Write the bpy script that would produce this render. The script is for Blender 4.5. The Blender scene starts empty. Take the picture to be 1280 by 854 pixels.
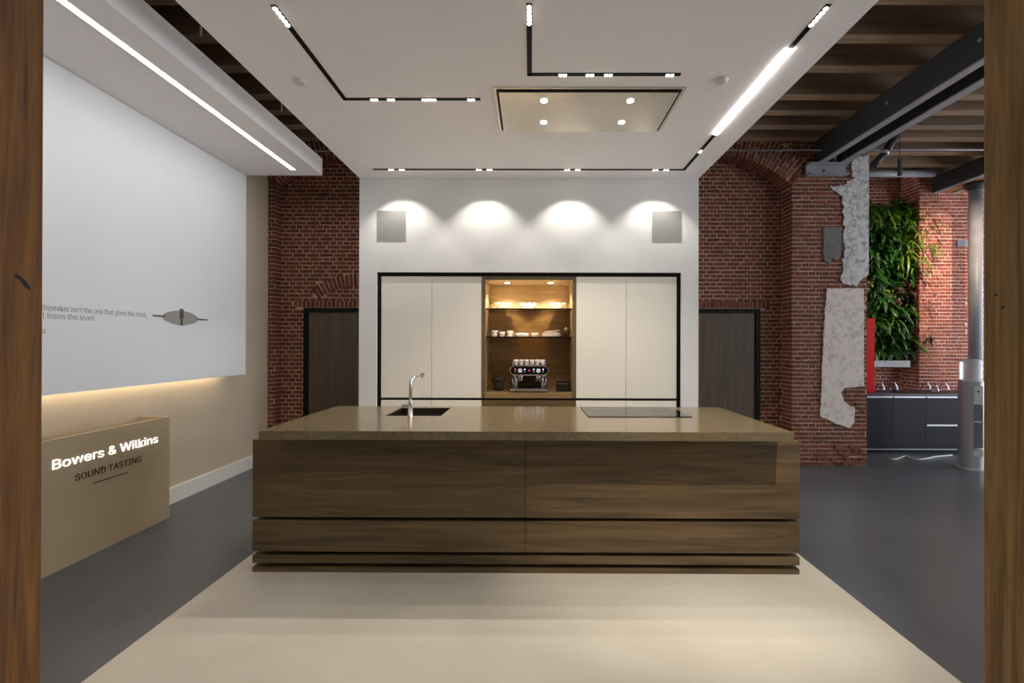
import bpy, bmesh, math, random
import numpy as np
from mathutils import Matrix, Vector
random.seed(7)
SC = bpy.context.scene
COL = SC.collection

# ------------------------------------------------------------------ camera
F = 540.0; H = 1.525
PX, PY = 640 + 22.13, 427 + 2.18
YAW, PITCH, ROLL = 0.0038, 0.0018, 0.0026
def _axes():
    c, s = math.cos(YAW), math.sin(YAW)
    right = Vector((c, s, 0)); fwd = Vector((-s, c, 0)); up = Vector((0, 0, 1))
    c, s = math.cos(PITCH), math.sin(PITCH)
    fwd, up = c*fwd + s*up, -s*fwd + c*up
    c, s = math.cos(ROLL), math.sin(ROLL)
    right, up = c*right + s*up, -s*right + c*up
    return right, fwd, up
RIGHT, FWD, UP = _axes()
CAM = Vector((0, 0, H))
cd = bpy.data.cameras.new('camera'); cam = bpy.data.objects.new('camera', cd); COL.objects.link(cam)
m = Matrix((RIGHT, UP, -FWD)).transposed().to_4x4(); m.translation = CAM
cam.matrix_world = m
cd.sensor_width = 36; cd.lens = F/1280*36; cd.shift_x = -(PX-640)/1280; cd.shift_y = (PY-427)/1280
cd.clip_start = 0.05
SC.camera = cam
def at(u, v, X=None, Y=None, Z=None):
    d = RIGHT*((u-PX)/F) + FWD - UP*((v-PY)/F)
    if Y is not None: t = Y/d.y
    elif X is not None: t = X/d.x
    else: t = (Z-H)/d.z
    return CAM + d*t
def proj(p):
    d = Vector(p)-CAM
    y = d.dot(FWD)
    if y < .05: return (-9999, -9999)
    return PX + F*d.dot(RIGHT)/y, PY - F*d.dot(UP)/y

# ------------------------------------------------------------------ world + exposure
w = bpy.data.worlds.new('world'); SC.world = w; w.use_nodes = True
bg = w.node_tree.nodes['Background']
bg.inputs[0].default_value = (0.86, 0.93, 1.0, 1); bg.inputs[1].default_value = 5.2
SC.view_settings.view_transform = 'Standard'; SC.view_settings.look = 'None'
SC.view_settings.exposure = 0.0; SC.view_settings.gamma = 1.0
SC.view_settings.use_curve_mapping = False

# ------------------------------------------------------------------ materials
def lin(c):
    return tuple(((x/255)/12.92 if x/255 <= .04045 else ((x/255+.055)/1.055)**2.4) for x in c)
MATS = {}
def mat(name, rgb, rough=.5, metal=0.0, var=0.0, scale=(5, 5, 5), detail=4, bump=0.0, bscale=None, rgb2=None,
        emit=None, estr=0.0, trans=0.0, spec=None, coat=0.0, ramp=(.3, .7), distort=0.0, rvar=0.0, ior=1.45):
    if name in MATS: return MATS[name]
    M = bpy.data.materials.new(name); M.use_nodes = True; nt = M.node_tree; N = nt.nodes; L = nt.links
    b = N['Principled BSDF']
    c = lin(rgb)
    b.inputs['Base Color'].default_value = (*c, 1); b.inputs['Roughness'].default_value = rough
    b.inputs['Metallic'].default_value = metal; b.inputs['IOR'].default_value = ior
    if spec is not None: b.inputs['Specular IOR Level'].default_value = spec
    if coat: b.inputs['Coat Weight'].default_value = coat; b.inputs['Coat Roughness'].default_value = .15
    if trans: b.inputs['Transmission Weight'].default_value = trans
    if emit is not None:
        b.inputs['Emission Color'].default_value = (*emit, 1); b.inputs['Emission Strength'].default_value = estr
    if var or rgb2 or bump or rvar:
        tc = N.new('ShaderNodeTexCoord'); mp = N.new('ShaderNodeMapping'); mp.inputs['Scale'].default_value = scale
        L.new(tc.outputs['Object'], mp.inputs['Vector'])
        no = N.new('ShaderNodeTexNoise'); no.inputs['Scale'].default_value = 1; no.inputs['Detail'].default_value = detail
        no.inputs['Roughness'].default_value = .6; no.inputs['Distortion'].default_value = distort
        L.new(mp.outputs[0], no.inputs['Vector'])
        if rgb2 is None and var:
            lo = tuple(x*(1-var) for x in c); hi = tuple(min(1, x*(1+var)) for x in c)
        else:
            lo = c; hi = lin(rgb2) if rgb2 else c
        if var or rgb2:
            cr = N.new('ShaderNodeValToRGB'); cr.color_ramp.elements[0].position = ramp[0]; cr.color_ramp.elements[1].position = ramp[1]
            cr.color_ramp.elements[0].color = (*lo, 1); cr.color_ramp.elements[1].color = (*hi, 1)
            L.new(no.outputs['Fac'], cr.inputs[0]); L.new(cr.outputs[0], b.inputs['Base Color'])
        if rvar:
            mr = N.new('ShaderNodeMapRange'); mr.inputs[3].default_value = rough-rvar; mr.inputs[4].default_value = rough+rvar
            mr.inputs[1].default_value = .3; mr.inputs[2].default_value = .7
            L.new(no.outputs['Fac'], mr.inputs[0]); L.new(mr.outputs[0], b.inputs['Roughness'])
        if bump:
            n2 = no
            if bscale:
                mp2 = N.new('ShaderNodeMapping'); mp2.inputs['Scale'].default_value = bscale; L.new(tc.outputs['Object'], mp2.inputs['Vector'])
                n2 = N.new('ShaderNodeTexNoise'); n2.inputs['Scale'].default_value = 1; n2.inputs['Detail'].default_value = 6
                L.new(mp2.outputs[0], n2.inputs['Vector'])
            bp = N.new('ShaderNodeBump'); bp.inputs['Strength'].default_value = bump; bp.inputs['Distance'].default_value = .01
            L.new(n2.outputs['Fac'], bp.inputs['Height']); L.new(bp.outputs[0], b.inputs['Normal'])
    MATS[name] = M
    return M
def brick_mat(name, cols, sat=1.0):
    M = bpy.data.materials.new(name); M.use_nodes = True; nt = M.node_tree; N = nt.nodes; L = nt.links
    b = N['Principled BSDF']; b.inputs['Roughness'].default_value = .85
    oi = N.new('ShaderNodeObjectInfo'); ge = N.new('ShaderNodeNewGeometry')
    a = N.new('ShaderNodeMath'); a.operation = 'ADD'; L.new(oi.outputs['Random'], a.inputs[0]); L.new(ge.outputs['Random Per Island'], a.inputs[1])
    fr = N.new('ShaderNodeMath'); fr.operation = 'FRACT'; L.new(a.outputs[0], fr.inputs[0])
    cr = N.new('ShaderNodeValToRGB'); el = cr.color_ramp.elements
    while len(el) < len(cols): el.new(.5)
    for i, c in enumerate(cols):
        el[i].position = i/(len(cols)-1); el[i].color = (*lin(c), 1)
    L.new(fr.outputs[0], cr.inputs[0])
    tc = N.new('ShaderNodeNewGeometry'); no = N.new('ShaderNodeTexNoise'); no.inputs['Scale'].default_value = 28; no.inputs['Detail'].default_value = 5
    L.new(tc.outputs['Position'], no.inputs['Vector'])
    mx = N.new('ShaderNodeMix'); mx.data_type = 'RGBA'; mx.blend_type = 'MULTIPLY'; mx.inputs[0].default_value = .7
    c2 = N.new('ShaderNodeValToRGB'); c2.color_ramp.elements[0].color = (.55, .5, .48, 1); c2.color_ramp.elements[1].color = (1, 1, 1, 1)
    c2.color_ramp.elements[0].position = .3; c2.color_ramp.elements[1].position = .6
    L.new(no.outputs['Fac'], c2.inputs[0]); L.new(cr.outputs[0], mx.inputs[6]); L.new(c2.outputs[0], mx.inputs[7])
    L.new(mx.outputs[2], b.inputs['Base Color'])
    bp = N.new('ShaderNodeBump'); bp.inputs['Strength'].default_value = .5; bp.inputs['Distance'].default_value = .006
    L.new(no.outputs['Fac'], bp.inputs['Height']); L.new(bp.outputs[0], b.inputs['Normal'])
    MATS[name] = M; return M
def glass_mat(name, tint=(.9, .95, .95), gl=.12, ior=1.5):
    M = bpy.data.materials.new(name); M.use_nodes = True; nt = M.node_tree; N = nt.nodes; L = nt.links
    for n in list(N):
        if n.type == 'BSDF_PRINCIPLED': N.remove(n)
    out = [n for n in N if n.type == 'OUTPUT_MATERIAL'][0]
    t = N.new('ShaderNodeBsdfTransparent'); t.inputs[0].default_value = (*tint, 1)
    g = N.new('ShaderNodeBsdfGlossy'); g.inputs['Roughness'].default_value = .05; g.inputs[0].default_value = (.9, .93, 1, 1)
    lw = N.new('ShaderNodeFresnel'); lw.inputs[0].default_value = ior
    ad = N.new('ShaderNodeMath'); ad.operation = 'ADD'; ad.inputs[1].default_value = gl; ad.use_clamp = True
    L.new(lw.outputs[0], ad.inputs[0])
    mx = N.new('ShaderNodeMixShader'); L.new(ad.outputs[0], mx.inputs[0]); L.new(t.outputs[0], mx.inputs[1]); L.new(g.outputs[0], mx.inputs[2])
    L.new(mx.outputs[0], out.inputs[0]); MATS[name] = M; return M

M_white = mat('white_plaster', (226, 224, 220), .75, var=.03, scale=(2, 2, 2))
M_ceil = mat('white_ceiling_paint', (236, 231, 231), .8, var=.02, scale=(1, 1, 1))
M_beige = mat('beige_wall_paint', (196, 180, 158), .8, var=.05, scale=(1.2, 1.2, 1.2))
M_panelw = mat('white_panel_paint', (226, 227, 230), .65, var=.015, scale=(1, 1, 1))
M_base = mat('white_skirting', (228, 224, 216), .5, var=.02)
M_floor = mat('grey_concrete', (78, 81, 85), .3, rgb2=(92, 94, 97), scale=(1.1, 1.1, 1.1), detail=6, distort=.1)
M_floorw = mat('pale_concrete', (194, 184, 166), .42, rgb2=(208, 199, 182), scale=(1.3, 1.3, 1.3), detail=7, rvar=.06, distort=.5)
M_walnut = mat('walnut_horizontal', (66, 53, 35), .42, rgb2=(116, 93, 62), scale=(.9, 9, 16), detail=6, distort=1.2, ramp=(.3, .72), bump=.05, bscale=(3, 60, 90))
M_walnutv = mat('walnut_vertical', (70, 57, 46), .45, rgb2=(96, 78, 60), scale=(14, 14, .8), detail=6, distort=1.0)
M_oakn = mat('oak_niche', (122, 98, 64), .45, rgb2=(158, 128, 86), scale=(2.2, 12, 22), detail=6, distort=1.1)
M_black = mat('black_metal', (18, 17, 16), .5, spec=.15)
M_core = mat('black_core', (14, 12, 11), .7)
M_stone = mat('beige_quartz', (98, 86, 64), .15, rgb2=(122, 107, 82), scale=(26, 26, 26), detail=8, distort=.2, ramp=(.3, .72), spec=.6)
M_lacq = mat('white_lacquer', (234, 227, 214), .38)
M_steel = mat('brushed_steel', (178, 172, 164), .3, metal=1, var=.06, scale=(2, 60, 60))
M_hood = mat('hood_steel', (186, 177, 164), .26, metal=1, var=.05, scale=(1.5, 40, 40))
M_chrome = mat('chrome', (215, 214, 212), .1, metal=1)
M_sinkm = mat('sink_steel', (110, 98, 84), .35, metal=1)
M_hob = mat('black_glass', (12, 12, 13), .04, spec=.7)
M_timber = mat('old_timber_joist', (122, 98, 78), .85, rgb2=(164, 136, 112), scale=(1.2, 14, 14), detail=6, bump=.3)
M_deck = mat('dark_timber_deck', (40, 30, 23), .9, rgb2=(56, 43, 33), scale=(12, 1.0, 6), detail=5)
M_postl = mat('brown_timber_post', (64, 40, 20), .75, rgb2=(138, 90, 38), scale=(26, 26, 1.3), detail=8, distort=1.4, bump=.5, bscale=(60, 60, 3), ramp=(.28, .74))
M_postr = mat('tan_timber_post', (92, 68, 38), .78, rgb2=(158, 124, 76), scale=(26, 26, 1.3), detail=8, distort=1.4, bump=.6, bscale=(60, 60, 3), ramp=(.28, .74))
M_steeld = mat('dark_painted_steel', (60, 59, 61), .5, spec=.3, var=.12, scale=(6, 6, 6))
M_steelf = mat('grey_painted_steel', (150, 150, 157), .45, var=.1, scale=(6, 6, 6))
M_mortar = mat('lime_mortar', (186, 157, 134), .95, var=.18, scale=(14, 14, 14), bump=.4, bscale=(60, 60, 60))
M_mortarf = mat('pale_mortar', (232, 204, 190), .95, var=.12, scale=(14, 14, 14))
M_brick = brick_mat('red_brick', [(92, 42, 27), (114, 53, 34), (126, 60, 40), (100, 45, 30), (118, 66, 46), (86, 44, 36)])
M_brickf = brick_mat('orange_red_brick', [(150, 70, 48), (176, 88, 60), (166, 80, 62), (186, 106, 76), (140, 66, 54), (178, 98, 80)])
M_plaster = mat('worn_plaster', (176, 162, 154), .95, rgb2=(218, 204, 194), scale=(16, 16, 16), detail=10, distort=.5, bump=.8, bscale=(45, 45, 45), ramp=(.3, .52))
M_plasterg = mat('grey_cement', (134, 130, 130), .95, rgb2=(208, 203, 203), scale=(18, 18, 18), detail=10, distort=.4, bump=.9, bscale=(45, 45, 45), ramp=(.32, .56))
M_sign = mat('bronze_laminate', (166, 148, 120), .4, var=.04, scale=(3, 3, 3))
M_letter = mat('dark_lettering', (34, 31, 26), .6)
M_letterg = mat('grey_lettering', (150, 150, 150), .7)
M_emblem = mat('grey_emblem', (154, 150, 144), .6)
M_emblemd = mat('dark_emblem', (84, 84, 80), .6)
M_lit = mat('lit_lettering', (255, 255, 255), .5, emit=(1, .97, .92), estr=1.0)
M_led = mat('led_diffuser', (255, 255, 255), .5, emit=(1, .97, .93), estr=22)
M_ledw = mat('warm_led_diffuser', (255, 250, 235), .5, emit=(1, .86, .62), estr=11)
M_lens = mat('lamp_lens', (255, 255, 255), .3, emit=(1, .93, .82), estr=14)
M_lensw = mat('warm_lamp_lens', (255, 245, 225), .3, emit=(1, .82, .55), estr=12)
M_grille = mat('grey_grille', (148, 146, 142), .7, var=.05, scale=(120, 120, 120))
M_china = mat('white_china', (238, 234, 226), .2)
M_plasw = mat('white_plastic', (206, 204, 202), .45)
M_plasg = mat('silver_plastic', (172, 172, 178), .3, metal=.15)
M_plasd = mat('dark_plastic', (38, 38, 40), .4)
M_smoke = mat('smoked_china', (52, 44, 34), .35)
M_cab = mat('anthracite_laminate', (36, 36, 40), .55, spec=.2)
M_cabtop = mat('anthracite_top', (70, 68, 70), .35)
M_alu = mat('aluminium_rail', (196, 197, 202), .4, metal=.35)
M_red = mat('red_panel_paint', (204, 10, 16), .6, spec=.15)
M_concrete = mat('pale_concrete_trough', (176, 178, 182), .7, var=.1, scale=(9, 9, 9))
M_soil = mat('dark_felt', (24, 24, 18), .95)
M_cable = mat('white_cable', (205, 206, 205), .5)
M_glass = glass_mat('clear_glass', (.97, .97, .98), .03, 1.15)
M_shelf = glass_mat('smoked_glass_shelf', (.62, .56, .46), .05)
M_bottle = mat('water_bottle_plastic', (228, 232, 238), .22, trans=.55)
M_shelfedge = mat('dark_glass_edge', (30, 26, 20), .15)
M_green = [mat('leaf_green_%s' % n, c, .35, var=.35, scale=(9, 9, 9), spec=.6) for n, c in
           (('deep', (28, 66, 26)), ('mid', (54, 104, 34)), ('light', (112, 150, 52)), ('dusky', (62, 58, 42)), ('lime', (150, 168, 60)))]
M_pink = mat('leaf_rose', (120, 72, 76), .4, var=.3, scale=(9, 9, 9))
M_ledr = mat('red_indicator', (255, 30, 40), .4, emit=(1, .05, .08), estr=4)
M_ledb = mat('blue_indicator', (140, 150, 255), .4, emit=(.35, .4, 1), estr=4)
M_dial = mat('dial_face', (225, 222, 225), .3)

# ------------------------------------------------------------------ mesh helpers
class MB:
    def __init__(s): s.v = []; s.f = []; s.sm = []
    def _add(s, vs, fs, smooth=False):
        o = len(s.v); s.v += [tuple(x) for x in vs]
        s.f += [tuple(i+o for i in f) for f in fs]; s.sm += [smooth]*len(fs); return s
    def box(s, x0, x1, y0, y1, z0, z1):
        vs = [(x0, y0, z0), (x1, y0, z0), (x1, y1, z0), (x0, y1, z0), (x0, y0, z1), (x1, y0, z1), (x1, y1, z1), (x0, y1, z1)]
        return s._add(vs, [(3, 2, 1, 0), (4, 5, 6, 7), (0, 1, 5, 4), (1, 2, 6, 5), (2, 3, 7, 6), (3, 0, 4, 7)])
    def lathe(s, prof, c=(0, 0, 0), n=24, axis='Z', mod=None, cap=True):
        vs = []; fs = []
        for (r, h) in prof:
            for k in range(n):
                a = 2*math.pi*k/n; q = r*(mod(a, h) if mod else 1)
                x, y = q*math.cos(a), q*math.sin(a)
                p = (x, y, h) if axis == 'Z' else ((h, x, y) if axis == 'X' else (x, h, y))
                vs.append((p[0]+c[0], p[1]+c[1], p[2]+c[2]))
        for i in range(len(prof)-1):
            for k in range(n):
                a, b = i*n+k, i*n+(k+1) % n
                q = (a, b, b+n, a+n)
                fs.append(q if axis != 'Y' else q[::-1])
        s._add(vs, fs, True)
        o = len(s.v)-len(vs)
        for i, rev in () if not cap else ((0, True), (len(prof)-1, False)):
            if prof[i][0] > 1e-4:
                ring = [o+i*n+k for k in range(n)]
                if rev != (axis == 'Y'): ring = ring[::-1]
                s.f.append(tuple(ring)); s.sm.append(False)
        return s
    def cyl(s, c, r, h, n=24, axis='Z', r2=None):
        return s.lathe([(r, 0), (r if r2 is None else r2, h)], c, n, axis)
    def tube(s, pts, r, n=10):
        pts = [Vector(p) for p in pts]; vs = []; fs = []
        rs = r if isinstance(r, (list, tuple)) else [r]*len(pts)
        ref = Vector((0, 0, 1))
        t0 = (pts[1]-pts[0]).normalized()
        if abs(t0.dot(ref)) > .9: ref = Vector((1, 0, 0))
        for i, p in enumerate(pts):
            t = (pts[min(i+1, len(pts)-1)]-pts[max(i-1, 0)]).normalized()
            a = t.cross(ref).normalized(); b = t.cross(a); ref = b.cross(t) if False else ref
            if abs(t.dot(ref)) > .97: a = t.cross(Vector((0, 1, 0))).normalized(); b = t.cross(a)
            for k in range(n):
                q = 2*math.pi*k/n; vs.append(p+(a*math.cos(q)+b*math.sin(q))*rs[i])
        for i in range(len(pts)-1):
            for k in range(n):
                fs.append((i*n+k, i*n+(k+1) % n, (i+1)*n+(k+1) % n, (i+1)*n+k))
        fs.append(tuple(range(n))[::-1]); fs.append(tuple((len(pts)-1)*n+k for k in range(n)))
        return s._add(vs, fs, True)
    def prism(s, outline, frame):   # outline 2D ccw, frame(a,b,t)->xyz, t 0..1
        n = len(outline)
        vs = [frame(a, b, 0) for a, b in outline]+[frame(a, b, 1) for a, b in outline]
        fs = [tuple(range(n))[::-1], tuple(range(n, 2*n))]+[(i, (i+1) % n, n+(i+1) % n, n+i) for i in range(n)]
        return s._add(vs, fs)
    def sphere(s, c, r, n=16, sz=1.0):
        return s.lathe([(max(1e-5, r*math.sin(math.pi*i/10)), -r*sz*math.cos(math.pi*i/10)) for i in range(11)], c, n)
    def build(s, name, material, parent=None, bevel=0.0, fixn=True):
        me = bpy.data.meshes.new(name); me.from_pydata(s.v, [], s.f); me.update()
        me.polygons.foreach_set('use_smooth', s.sm)
        if fixn:
            bm = bmesh.new(); bm.from_mesh(me); bmesh.ops.recalc_face_normals(bm, faces=bm.faces); bm.to_mesh(me); bm.free()
        me.materials.append(material)
        o = bpy.data.objects.new(name, me); COL.objects.link(o)
        if parent: o.parent = parent
        if bevel:
            b = o.modifiers.new('bevel', 'BEVEL'); b.width = bevel; b.segments = 2; b.limit_method = 'ANGLE'
        return o
def B(name, material, x0, x1, y0, y1, z0, z1, parent=None, bevel=0.0):
    return MB().box(min(x0, x1), max(x0, x1), min(y0, y1), max(y0, y1), min(z0, z1), max(z0, z1)).build(name, material, parent, bevel)
def tag(o, label=None, cat=None, group=None, kind=None):
    if label: o['label'] = label
    if cat: o['category'] = cat
    if group: o['group'] = group
    if kind: o['kind'] = kind
    return o
def thing(name, label, cat, loc=(0, 0, 0), group=None):
    o = bpy.data.objects.new(name, None); COL.objects.link(o); o.location = loc; o.empty_display_size = .1
    return tag(o, label, cat, group)
def struct(o, label=None, cat=None):
    o['kind'] = 'structure'
    if label: o['label'] = label
    if cat: o['category'] = cat
    return o
def keep(o, parent):    # parent a world-space mesh under an empty that has a location
    o.parent = parent; o.matrix_parent_inverse = Matrix.Translation(-Vector(parent.location)); return o
def spot(name, loc, target, watts, angle, blend=.3, col=(1, .9, .76), radius=.02, parent=None):
    l = bpy.data.lights.new(name, 'SPOT'); l.energy = watts; l.spot_size = math.radians(angle); l.spot_blend = blend
    l.color = col; l.shadow_soft_size = radius
    o = bpy.data.objects.new(name, l); COL.objects.link(o); o.location = loc
    o.rotation_euler = (Vector(target)-Vector(loc)).to_track_quat('-Z', 'Y').to_euler()
    if parent: o.parent = parent
    return o

# ------------------------------------------------------------------ main dimensions
ZC = 3.495; CL, CR = -2.051, 1.981; D = 5.13
WX = -3.42                     # left wall
YB = 5.70; YPR = 5.47; YPL = 5.58
ZT = 4.10                      # underside of the joists
DECK = 4.40

# ------------------------------------------------------------------ floors
o = B('floor', M_floor, WX-.3, 10.5, -3.5, 8.0, -.12, 0)
struct(o, 'dark grey polished concrete floor of the showroom', 'floor')
o = B('floor_pale', M_floorw, -2.011, 1.943, -3.0, YB, 0, .004)
struct(o, 'pale beige concrete floor field under the island', 'floor')

# ------------------------------------------------------------------ left wall, skirting
struct(B('wall_left', M_beige, WX-.2, WX, -3.5, YPL+.02, 0, DECK), 'beige painted side wall behind the floating white panel', 'wall')
struct(B('baseboard_left', M_base, WX, WX+.022, -3.5, YPL, 0, .155, bevel=.003), 'white skirting along the beige wall', 'baseboard')

struct(B('wall_behind', mat('fill_cut_wall_dark', (70, 66, 62), .8), WX, 10.5, -3.5, -3.4, 0, DECK), 'plain unseen wall closing the showroom opposite the kitchen, added and darkened to cut front fill', 'wall')  # unseen wall, added and coloured dark to cut light from behind the camera
# ------------------------------------------------------------------ back white wall with a cabinet niche
KL, KR, KT = -1.8406, 1.7772, 2.3767
mb = MB()
mb.box(CL, KL, D, YB-.02, 0, ZC+.1); mb.box(KR, CR, D, YB-.02, 0, ZC+.1); mb.box(KL, KR, D, YB-.02, KT, ZC+.1)
mb.box(KL, KR, YB-.04, YB-.02, 0, KT)
struct(mb.build('wall_back', M_white), 'white kitchen wall framing the built-in cabinets', 'wall')
# ceilings
struct(B('ceiling', M_ceil, CL, CR, -2.2, D+.6, ZC, ZC+.12), 'white dropped ceiling with recessed black light tracks', 'ceiling')
PB = at(307, 468, X=-3.30)     # hanging panel lower far corner
PE = PB.y; PZ0 = PB.z
SZ0, SZ1, SX = 3.465, 3.66, -2.42
struct(B('ceiling_left', M_ceil, WX, SX, -2.2, PE, SZ0, SZ1, bevel=.002), 'lower white soffit over the floating panel with a light slot', 'ceiling')

# ------------------------------------------------------------------ timber ceiling
deck = struct(B('ceiling_deck', M_deck, WX-.3, 10.5, -2.5, 8.0, DECK, DECK+.1), 'dark timber plank ceiling carried by old joists', 'ceiling')
jm = MB().box(-3.72, 10.2, -.055, .055, 0, DECK-ZT).build('joist', M_timber, deck)
JY = [1.2, 1.6, 2.0, 2.4, 2.8, 3.22, 3.63, 4.05, 4.49, 4.82, 5.12, 5.41, 5.82, 6.2, 6.55]
jm.location = (0, JY[0], ZT)
for y in JY[1:]:
    c = jm.copy(); COL.objects.link(c); c.location = (random.uniform(-.02, .02), y, ZT+random.uniform(-.01, .01)); c.parent = deck

# ------------------------------------------------------------------ bricks
CH, SL, HL = .0533, .178, .089; JT = .0125
def brick_mesh(L, var):
    d = .055; b = .004; j = lambda: random.uniform(-.0022, .0022)
    hx, hz = (L-JT)/2, (CH-JT)/2
    vs = []
    for (y, ins) in ((d, 0), (b, 0), (0, b)):
        for sx, sz in ((-1, -1), (1, -1), (1, 1), (-1, 1)):
            vs.append((sx*(hx-ins)+j(), y+(random.uniform(-.002, .002) if ins else 0), sz*(hz-ins)+j()))
    fs = []
    for r in (0, 4):
        for k in range(4): fs.append((r+k, r+(k+1) % 4, r+4+(k+1) % 4, r+4+k))
    fs.append((8, 9, 10, 11)); fs.append((3, 2, 1, 0))
    return vs, fs
BV = {L: [brick_mesh(L, i) for i in range(6)] for L in (SL, HL)}
BM = {}
def bmeshdata(L, i, material):
    k = (L, i, material.name)
    if k not in BM:
        me = bpy.data.meshes.new('brick'); me.from_pydata(BV[L][i][0], [], BV[L][i][1]); me.materials.append(material); me.update(); BM[k] = me
    return BM[k]
def emit_bricks(wall, recs, material, limit=300):
    """recs: list of (matrix, L, visible, size)"""
    recs = sorted(recs, key=lambda r: (-int(r[2]), -r[3]))
    for i, (M, L, vis, sz) in enumerate(recs[:limit]):
        if not vis: break
        o = bpy.data.objects.new('brick', bmeshdata(L, random.randrange(6), material)); COL.objects.link(o)
        o.parent = wall; o.matrix_world = M
    else:
        i = min(limit, len(recs))
    rest = recs[i:] if i < len(recs) else []
    if not rest: return
    V = []; Fc = []; off = 0
    for (M, L, vis, sz) in rest:
        vs, fs = BV[L][random.randrange(6)]
        A = np.array(M); P = np.array(vs)@A[:3, :3].T + A[:3, 3]
        V.append(P); Fc += [tuple(q+off for q in f) for f in fs]; off += len(vs)
    me = bpy.data.meshes.new('brickwork'); me.from_pydata(np.concatenate(V).tolist(), [], Fc); me.materials.append(material); me.update()
    o = bpy.data.objects.new('brickwork', me); COL.objects.link(o); o.parent = wall; o['kind'] = 'stuff'
def hidden(u, v):
    if u < 54 or u > 1228 or v < 0 or v > 854: return True
    if 449 < u < 874: return True
    if 316 < u < 1000 and v > 508+max(0, (420-u)*.33, (u-898)*.34): return True
    if u < 402 and v < 222 and v > 222-(402-u)*.85-21: return True
    if u < 450 and v < 218-(450-u)*.97 + 6 and u > 220 and v < 150: return True
    return False
def course_fill(s0, s1, z0, z1, frame, ok, rough=None, seed=0, stretch_first=0):
    """frame(s,z)->(point, rotz); returns brick records"""
    rnd = random.Random(seed); recs = []
    n = int((z1-z0)/CH)
    for i in range(n):
        z = z0+(i+.5)*CH
        L = SL if (i+stretch_first) % 2 == 0 else HL
        s = s0 - (HL*.5 if L == HL else (SL*.5 if (i//2) % 2 else 0)) - .0
        while s < s1-.01:
            ln = L
            if rnd.random() < .06: ln = HL if L == SL else SL
            a, b = max(s, s0), min(s+ln, s1); s += ln
            if b-a < .03: continue
            c = (a+b)/2
            if not ok(c, z, (b-a)/2): continue
            p, rz = frame(c, z)
            k = rough(c, z) if rough else 0
            M = Matrix.Translation(Vector(p)+Vector((rnd.uniform(-.001, .001), rnd.uniform(-.003, .003)+k*rnd.uniform(-.022, .004), rnd.uniform(-.0012, .0012)))) @ Matrix.Rotation(rz+rnd.uniform(-.006, .006)*(1+6*k), 4, 'Z') @ Matrix.Rotation(rnd.uniform(-.006, .006)*(1+8*k), 4, 'Y') @ Matrix.Diagonal(((b-a-JT)/(ln-JT), 1, 1, 1))
            u, v = proj(p)
            recs.append((M, ln, not hidden(u, v), (b-a)/Vector(p).length))
    return recs
def fY(y): return lambda s, z: ((s, y, z), 0)

# arch above a recessed bay: ring centre cx, springing at +-
AZ, AR, AT = 2.41, 1.53, .356
def in_ring(cx, x, z, pad=0):
    r = math.hypot(x-cx, z-AZ); return r < AR+AT+pad and abs(math.atan2(x-cx, z-AZ)) < .725
def arch_recs(cx, y, a0, a1):
    recs = []
    n = int((a1-a0)*(AR+AT*.5)/CH)
    for i in range(n):
        a = a0+(i+.5)*(a1-a0)/n
        segs = [(0, SL), (SL, SL)] if i % 2 else [(0, HL), (HL, SL), (HL+SL, HL)]
        for q, L in segs:
            r = AR+q+L/2
            x, z = cx+r*math.sin(a), AZ+r*math.cos(a)
            # local x of brick -> radial direction
            ry = -(math.pi/2-a)
            M = Matrix.Translation((x, y, z)) @ Matrix.Rotation(ry, 4, 'Y') @ Matrix.Diagonal((1, 4.0, 1, 1))
            u, v = proj((x, y, z))
            recs.append((M, L, not hidden(u, v), L/y))
    return recs
# --- right bay wall (door wall)
DZ = 1.995; DXR = 3.0
def ok_door_r(x, z, h): return not (x-h < DXR+.005 and z < DZ+.005) and not (x < DXR+.10 and DZ+.002 < z < DZ+.10)
wbr = B('wall_back_right', M_mortar, 1.9, 3.35, YB, YB+.3, 0, DECK)
struct(wbr, 'recessed red brick bay wall around the dark wooden door', 'wall')
ND = int(DZ/CH)*CH
recs = course_fill(DXR+.006, 3.29, 0, ND+.001, fY(YB-.008), lambda x, z, h: True, seed=1)+course_fill(1.95, 3.29, ND, 4.08, fY(YB-.008), ok_door_r, seed=12, stretch_first=1)
for i in range(17):  # soldier course above the door
    x = DXR+.14-.0555*(i+.5); p = (x, YB-.0105, DZ+.05)
    recs.append((Matrix.Translation(p) @ Matrix.Rotation(math.pi/2, 4, 'Y'), HL, not hidden(*proj(p)), .09/YB))
emit_bricks(wbr, recs, M_brick)
# --- right pier
PXL, PXR = 3.285, 4.245
wpr = struct(MB().box(PXL+.009, PXR-.009, YPR+.008, YB+.8, 0, DECK).build('wall_pier_right', M_mortar), 'broad red brick pier with patches of worn plaster', 'wall')
def ok_pier(x, z, h): return not in_ring(2.25, x, z, -.01)
def rough_low(x, z): return max(0, min(1, (0.42-z)/.25))*(1 if x > 3.6 else .4) + (.5 if (x > 3.95 and .4 < z < 1.1) else 0)
recs = course_fill(PXL, PXR, 0, 4.30, fY(YPR), ok_pier, rough_low, seed=2)
recs += course_fill(YPR+.001, YB, 0, 4.0, lambda s, z: ((PXL, s, z), -math.pi/2), lambda s, z, h: z < 3.53, seed=3)
recs += course_fill(YPR+.001, YB+.3, 0, 4.0, lambda s, z: ((PXR, s, z), math.pi/2), lambda s, z, h: True, seed=31)
emit_bricks(wpr, recs, M_brick)
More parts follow.
